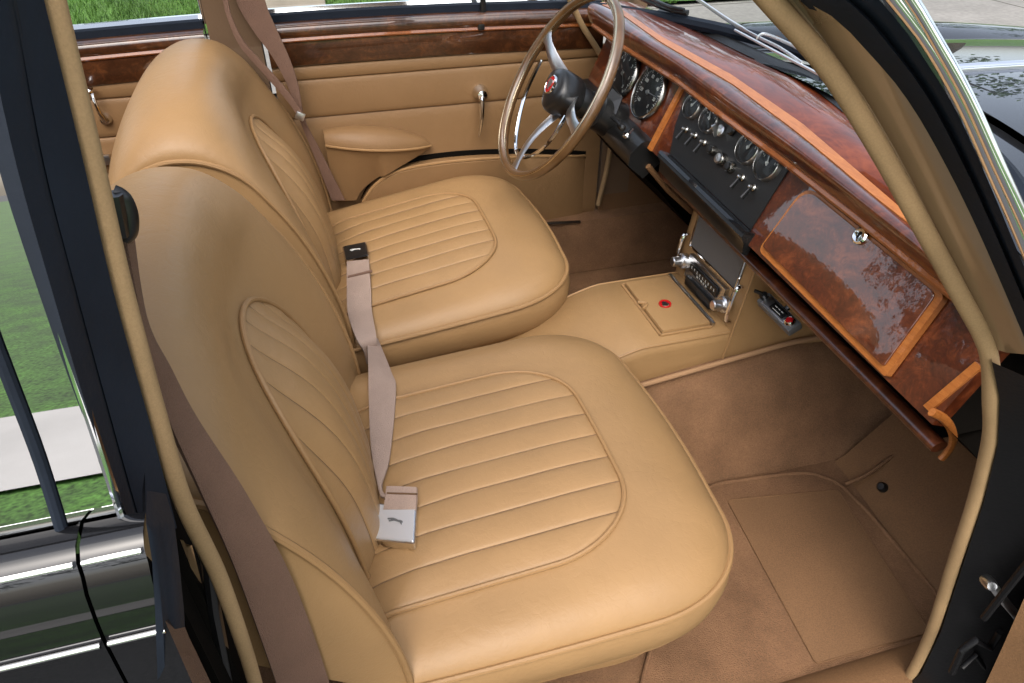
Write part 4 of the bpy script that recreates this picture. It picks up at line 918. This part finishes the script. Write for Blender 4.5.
A = [az(366, 330, -.05), az(368, 358, -.008)]+[onseat(x, y, -.317, l) for x, y, l in [(369, 400, .006), (371, 446, .008), (377, 482, .012), (381, 497, .014)]]
B = [az(372, 326, -.06), az(391, 372, -.012)]+[onseat(x, y, -.317, l) for x, y, l in [(396, 390, .003), (390, 456, .005), (382, 486, .012), (389, 499, .014)]]
obj('webbing', MB().ribbon(spline(A, 7), spline(B, 7)), M['webbing_pale'], b3_, 60)
A = [onseat(x, y, -.317, l) for x, y, l in [(387, 487, .020), (386, 497, .018), (384, 510, .012)]]; B = [onseat(x, y, -.317, l) for x, y, l in [(417, 488, .020), (417, 498, .018), (416, 510, .012)]]
obj('strap_end', MB().ribbon(A, B, .0025), M['webbing_pale'], b3_, 60)
obj('stitching', MB().tube([onseat(387, 493, -.317, .0225), onseat(417, 494, -.317, .0225)], .0012, seg=6), M['seam'], b3_)
b4_ = nb('buckle_strap', 'pale taupe strap with dark topped buckle lying on the driver cushion', az(358, 256, .03), 'buckle straps on the front seats')
q = [onseat(x, y, .345, .001) for x, y in [(343, 252), (367, 247), (370, 261), (346, 266)]]
buckle(b4_, q, .013, 'black_plastic', 'chrome', UP)
A = [onseat(x, y, .35, l) for x, y, l in [(347, 262, .012), (347, 290, .008), (348, 314, .006)]]+[az(356, 338, -.005), az(364, 352, -.03), az(367, 364, -.06)]
B = [onseat(x, y, .35, l) for x, y, l in [(369, 260, .012), (371, 290, .008), (372, 311, .004)]]+[az(376, 336, -.015), az(376, 350, -.04), az(373, 362, -.07)]
obj('webbing', MB().ribbon(spline(A, 7), spline(B, 7)), M['webbing_pale'], b4_, 60)
obj('slider', MB().tube([onseat(348, 277, .35, .012), onseat(372, 271, .35, .012)], .003, seg=8), M['webbing'], b4_)

# ================================================================== OUTSIDE
def flat(name, poly, z, mat):
    m = MB(); m.fan([(x, y, z) for x, y in poly]); o = obj(name, m, M[mat], None, 0, fix=False); o['kind'] = 'structure'; return o
flat('road', [(-150, -150), (150, -150), (150, 150), (-150, 150)], GZ, 'asphalt')
flat('pavement', [(-60, 5.02), (60, 4.98), (60, 3.3), (-60, 3.5)], GZ+.03, 'concrete')
m = MB(); rows = []
for x in frange(-40, 40, 80): rows.append([(x, y, GZ+.06+.05*max(0, y-5.0)+.02*math.sin(x*1.3+y)) for y in (4.95, 5.02, 5.5, 6, 7, 8, 10, 14, 30, 80)])
m.grid(rows); lw = obj('lawn', m, M['grass'], None, 60); lw['kind'] = 'structure'
m = MB()
for i in range(26000):
    x = random.uniform(-3.2, 3.2); y = 4.96+random.random()**1.4*3.4
    if -.36 < x < .24: continue
    h = random.uniform(.03, .075); a = random.uniform(0, 6.28); w_ = .006; z = GZ+.05+.05*max(0, y-5.0); l = V((random.gauss(0, .02), random.gauss(0, .02), h))
    p = V((x, y, z)); e = V((math.cos(a)*w_, math.sin(a)*w_, 0)); i0 = len(m.v); m.v += [p-e, p+e, p+l]; m.f.append((i0, i0+1, i0+2))
gr = obj('grass_blades', m, M['blade'], None, 0, fix=False); tag(gr, 'short green lawn grass seen through the far windows', 'grass', kind='stuff')
st = thing('garden_steps', 'pale stone steps leading up the lawn beyond the far window', 'steps', (-.05, 5.6, GZ))
for k in range(5):
    m = MB(); m.box((-.06, 5.20+.34*k, GZ+.06+.06*k), (.58, .36, .14), None, .01); obj('step', m, M['step'], st)
# near side lawn and path (mirrored in the rear door glass and the paintwork)
def fl2(name, poly, z, mat): return flat(name, poly, z, mat)
fl2('lawn', [(-60, -2.3), (40, -2.3), (40, -80), (-60, -80)], GZ+.02, 'near_grass')
fl2('path', [(3, -3.35), (-3.6, -3.45), (-7.5, -6.0), (-6.0, -6.6), (-3.0, -4.55), (3, -4.25)], GZ+.035, 'pale_path')
def tree(x, y, h, rc, lab, n=2600):
    t = thing('broadleaf_tree', lab, 'tree', (x, y, GZ), 'trees around the car')
    b = MB(); rnd = random.Random(int(x*13+y*7)); th = h*.42
    b.tube([(x, y, GZ), (x+.05, y, GZ+th*.5), (x, y+.1, GZ+th), (x+.1, y, GZ+h*.8)], [.24, .18, .15, .05], seg=10); lim = []
    for k in range(9):
        a = rnd.uniform(0, 6.28); z0 = rnd.uniform(.3, .7)*h; e = V((x+math.cos(a)*rc*.75, y+math.sin(a)*rc*.75, GZ+z0+rnd.uniform(.1, .3)*h)); s = V((x, y, GZ+z0)); b.tube([s, lerp(s, e, .5)+V((0, 0, .25)), e], [.09, .06, .02], seg=6); lim.append(e)
    obj('trunk', b, M['bark'], t); c = MB(); cl = []
    for k in range(46):
        a = rnd.uniform(0, 6.28); r_ = rc*math.sqrt(rnd.random()); cl.append((V((x+math.cos(a)*r_, y+math.sin(a)*r_, GZ+h*(.42+.55*rnd.random()*(1-.45*r_/rc)))), rnd.uniform(.35, .8)))
    for k in range(n):
        ce, rr_ = cl[rnd.randrange(len(cl))]; p = ce+V((rnd.gauss(0, 1), rnd.gauss(0, 1), rnd.gauss(0, .7)))*rr_*.55; u = V((rnd.gauss(0, 1), rnd.gauss(0, 1), rnd.gauss(0, 1))).normalized()*.11; v = u.cross(V((rnd.gauss(0, 1), rnd.gauss(0, 1), rnd.gauss(0, 1)))).normalized()*.06
        i0 = len(c.v); c.v += [p-u, p+v, p+u, p-v]; c.f.append((i0, i0+1, i0+2, i0+3))
    obj('crown', c, M['leaf'], t, 0, fix=False)
tree(-12, -5.0, 8, 3.4, 'bushy tree behind the near rear door'); tree(-16, -9.5, 9, 4.0, 'broad tree far behind the car on the near lawn')
tree(-7.8, -13.5, 8.5, 3.6, 'dark leafy tree mirrored in the near rear window'); tree(2.2, -13, 9, 3.2, 'tall tree behind the open door, mirrored in the bonnet')
tree(-5, 11.5, 8, 3.0, 'spreading tree far behind the steps, mirrored in the glove box lid', 6000); tree(-10.5, 4.9, 6.5, 2.0, 'smaller tree on the lawn behind the far rear door', 4500); tree(-9, 17, 8, 2.6, 'leafy tree standing behind the spreading tree on the lawn', 5000); tree(-15, 3.2, 9, 3.2, 'tree at the roadside behind the car, mirrored in the dashboard')
tree(13, 11.5, 8, 3.2, 'tree beyond the bonnet, mirrored in its black paint'); tree(18, 8.5, 9, 3.4, 'tall tree far ahead of the bonnet, across the pavement'); tree(11, 16, 9, 3.2, 'tree on the lawn ahead of the driver door')
tree(7.5, -7.0, 8.5, 2.8, 'tree ahead of the open door, mirrored in the black wing'); tree(-5.8, 15, 9, 3.5, 'rearmost tree on the lawn beyond the far doors')

# ================================================================== CAMERA, LIGHT
cd = bpy.data.cameras.new('camera'); cam = bpy.data.objects.new('camera', cd); COL.objects.link(cam)
cd.sensor_width = 36; cd.lens = FPX/1024*36; cd.clip_start = .02; cd.clip_end = 500
cam.matrix_world = Matrix((( CR.x, CU.x, -CF.x, CL.x), (CR.y, CU.y, -CF.y, CL.y), (CR.z, CU.z, -CF.z, CL.z), (0, 0, 0, 1)))
S.camera = cam
W = bpy.data.worlds.new('World'); S.world = W; W.use_nodes = True
wn = W.node_tree.nodes; bg = wn['Background']
sky = wn.new('ShaderNodeTexSky'); sky.sky_type = 'NISHITA'; sky.sun_disc = False
SUN_EL, SUN_AZ = R(55), R(200)      # sun high over the open door side
sky.sun_elevation = SUN_EL; sky.sun_rotation = SUN_AZ; sky.dust_density = 4; sky.air_density = 1.0; sky.ozone_density = 1.0
hs = wn.new('ShaderNodeHueSaturation'); hs.inputs['Saturation'].default_value = .55   # thin overcast
W.node_tree.links.new(sky.outputs[0], hs.inputs['Color']); W.node_tree.links.new(hs.outputs[0], bg.inputs[0]); bg.inputs[1].default_value = .15
sd = bpy.data.lights.new('sun', 'SUN'); sd.energy = .5; sd.angle = R(60); sd.color = (1, .96, .90)
so = bpy.data.objects.new('sun', sd); COL.objects.link(so)
sv = V((math.sin(SUN_AZ)*math.cos(SUN_EL), math.cos(SUN_AZ)*math.cos(SUN_EL), math.sin(SUN_EL)))
so.rotation_euler = (-sv).to_track_quat('-Z', 'Y').to_euler(); so.location = sv*20
S.view_settings.view_transform = 'Standard'; S.view_settings.look = 'None'; S.view_settings.exposure = 1.52; S.view_settings.gamma = 1
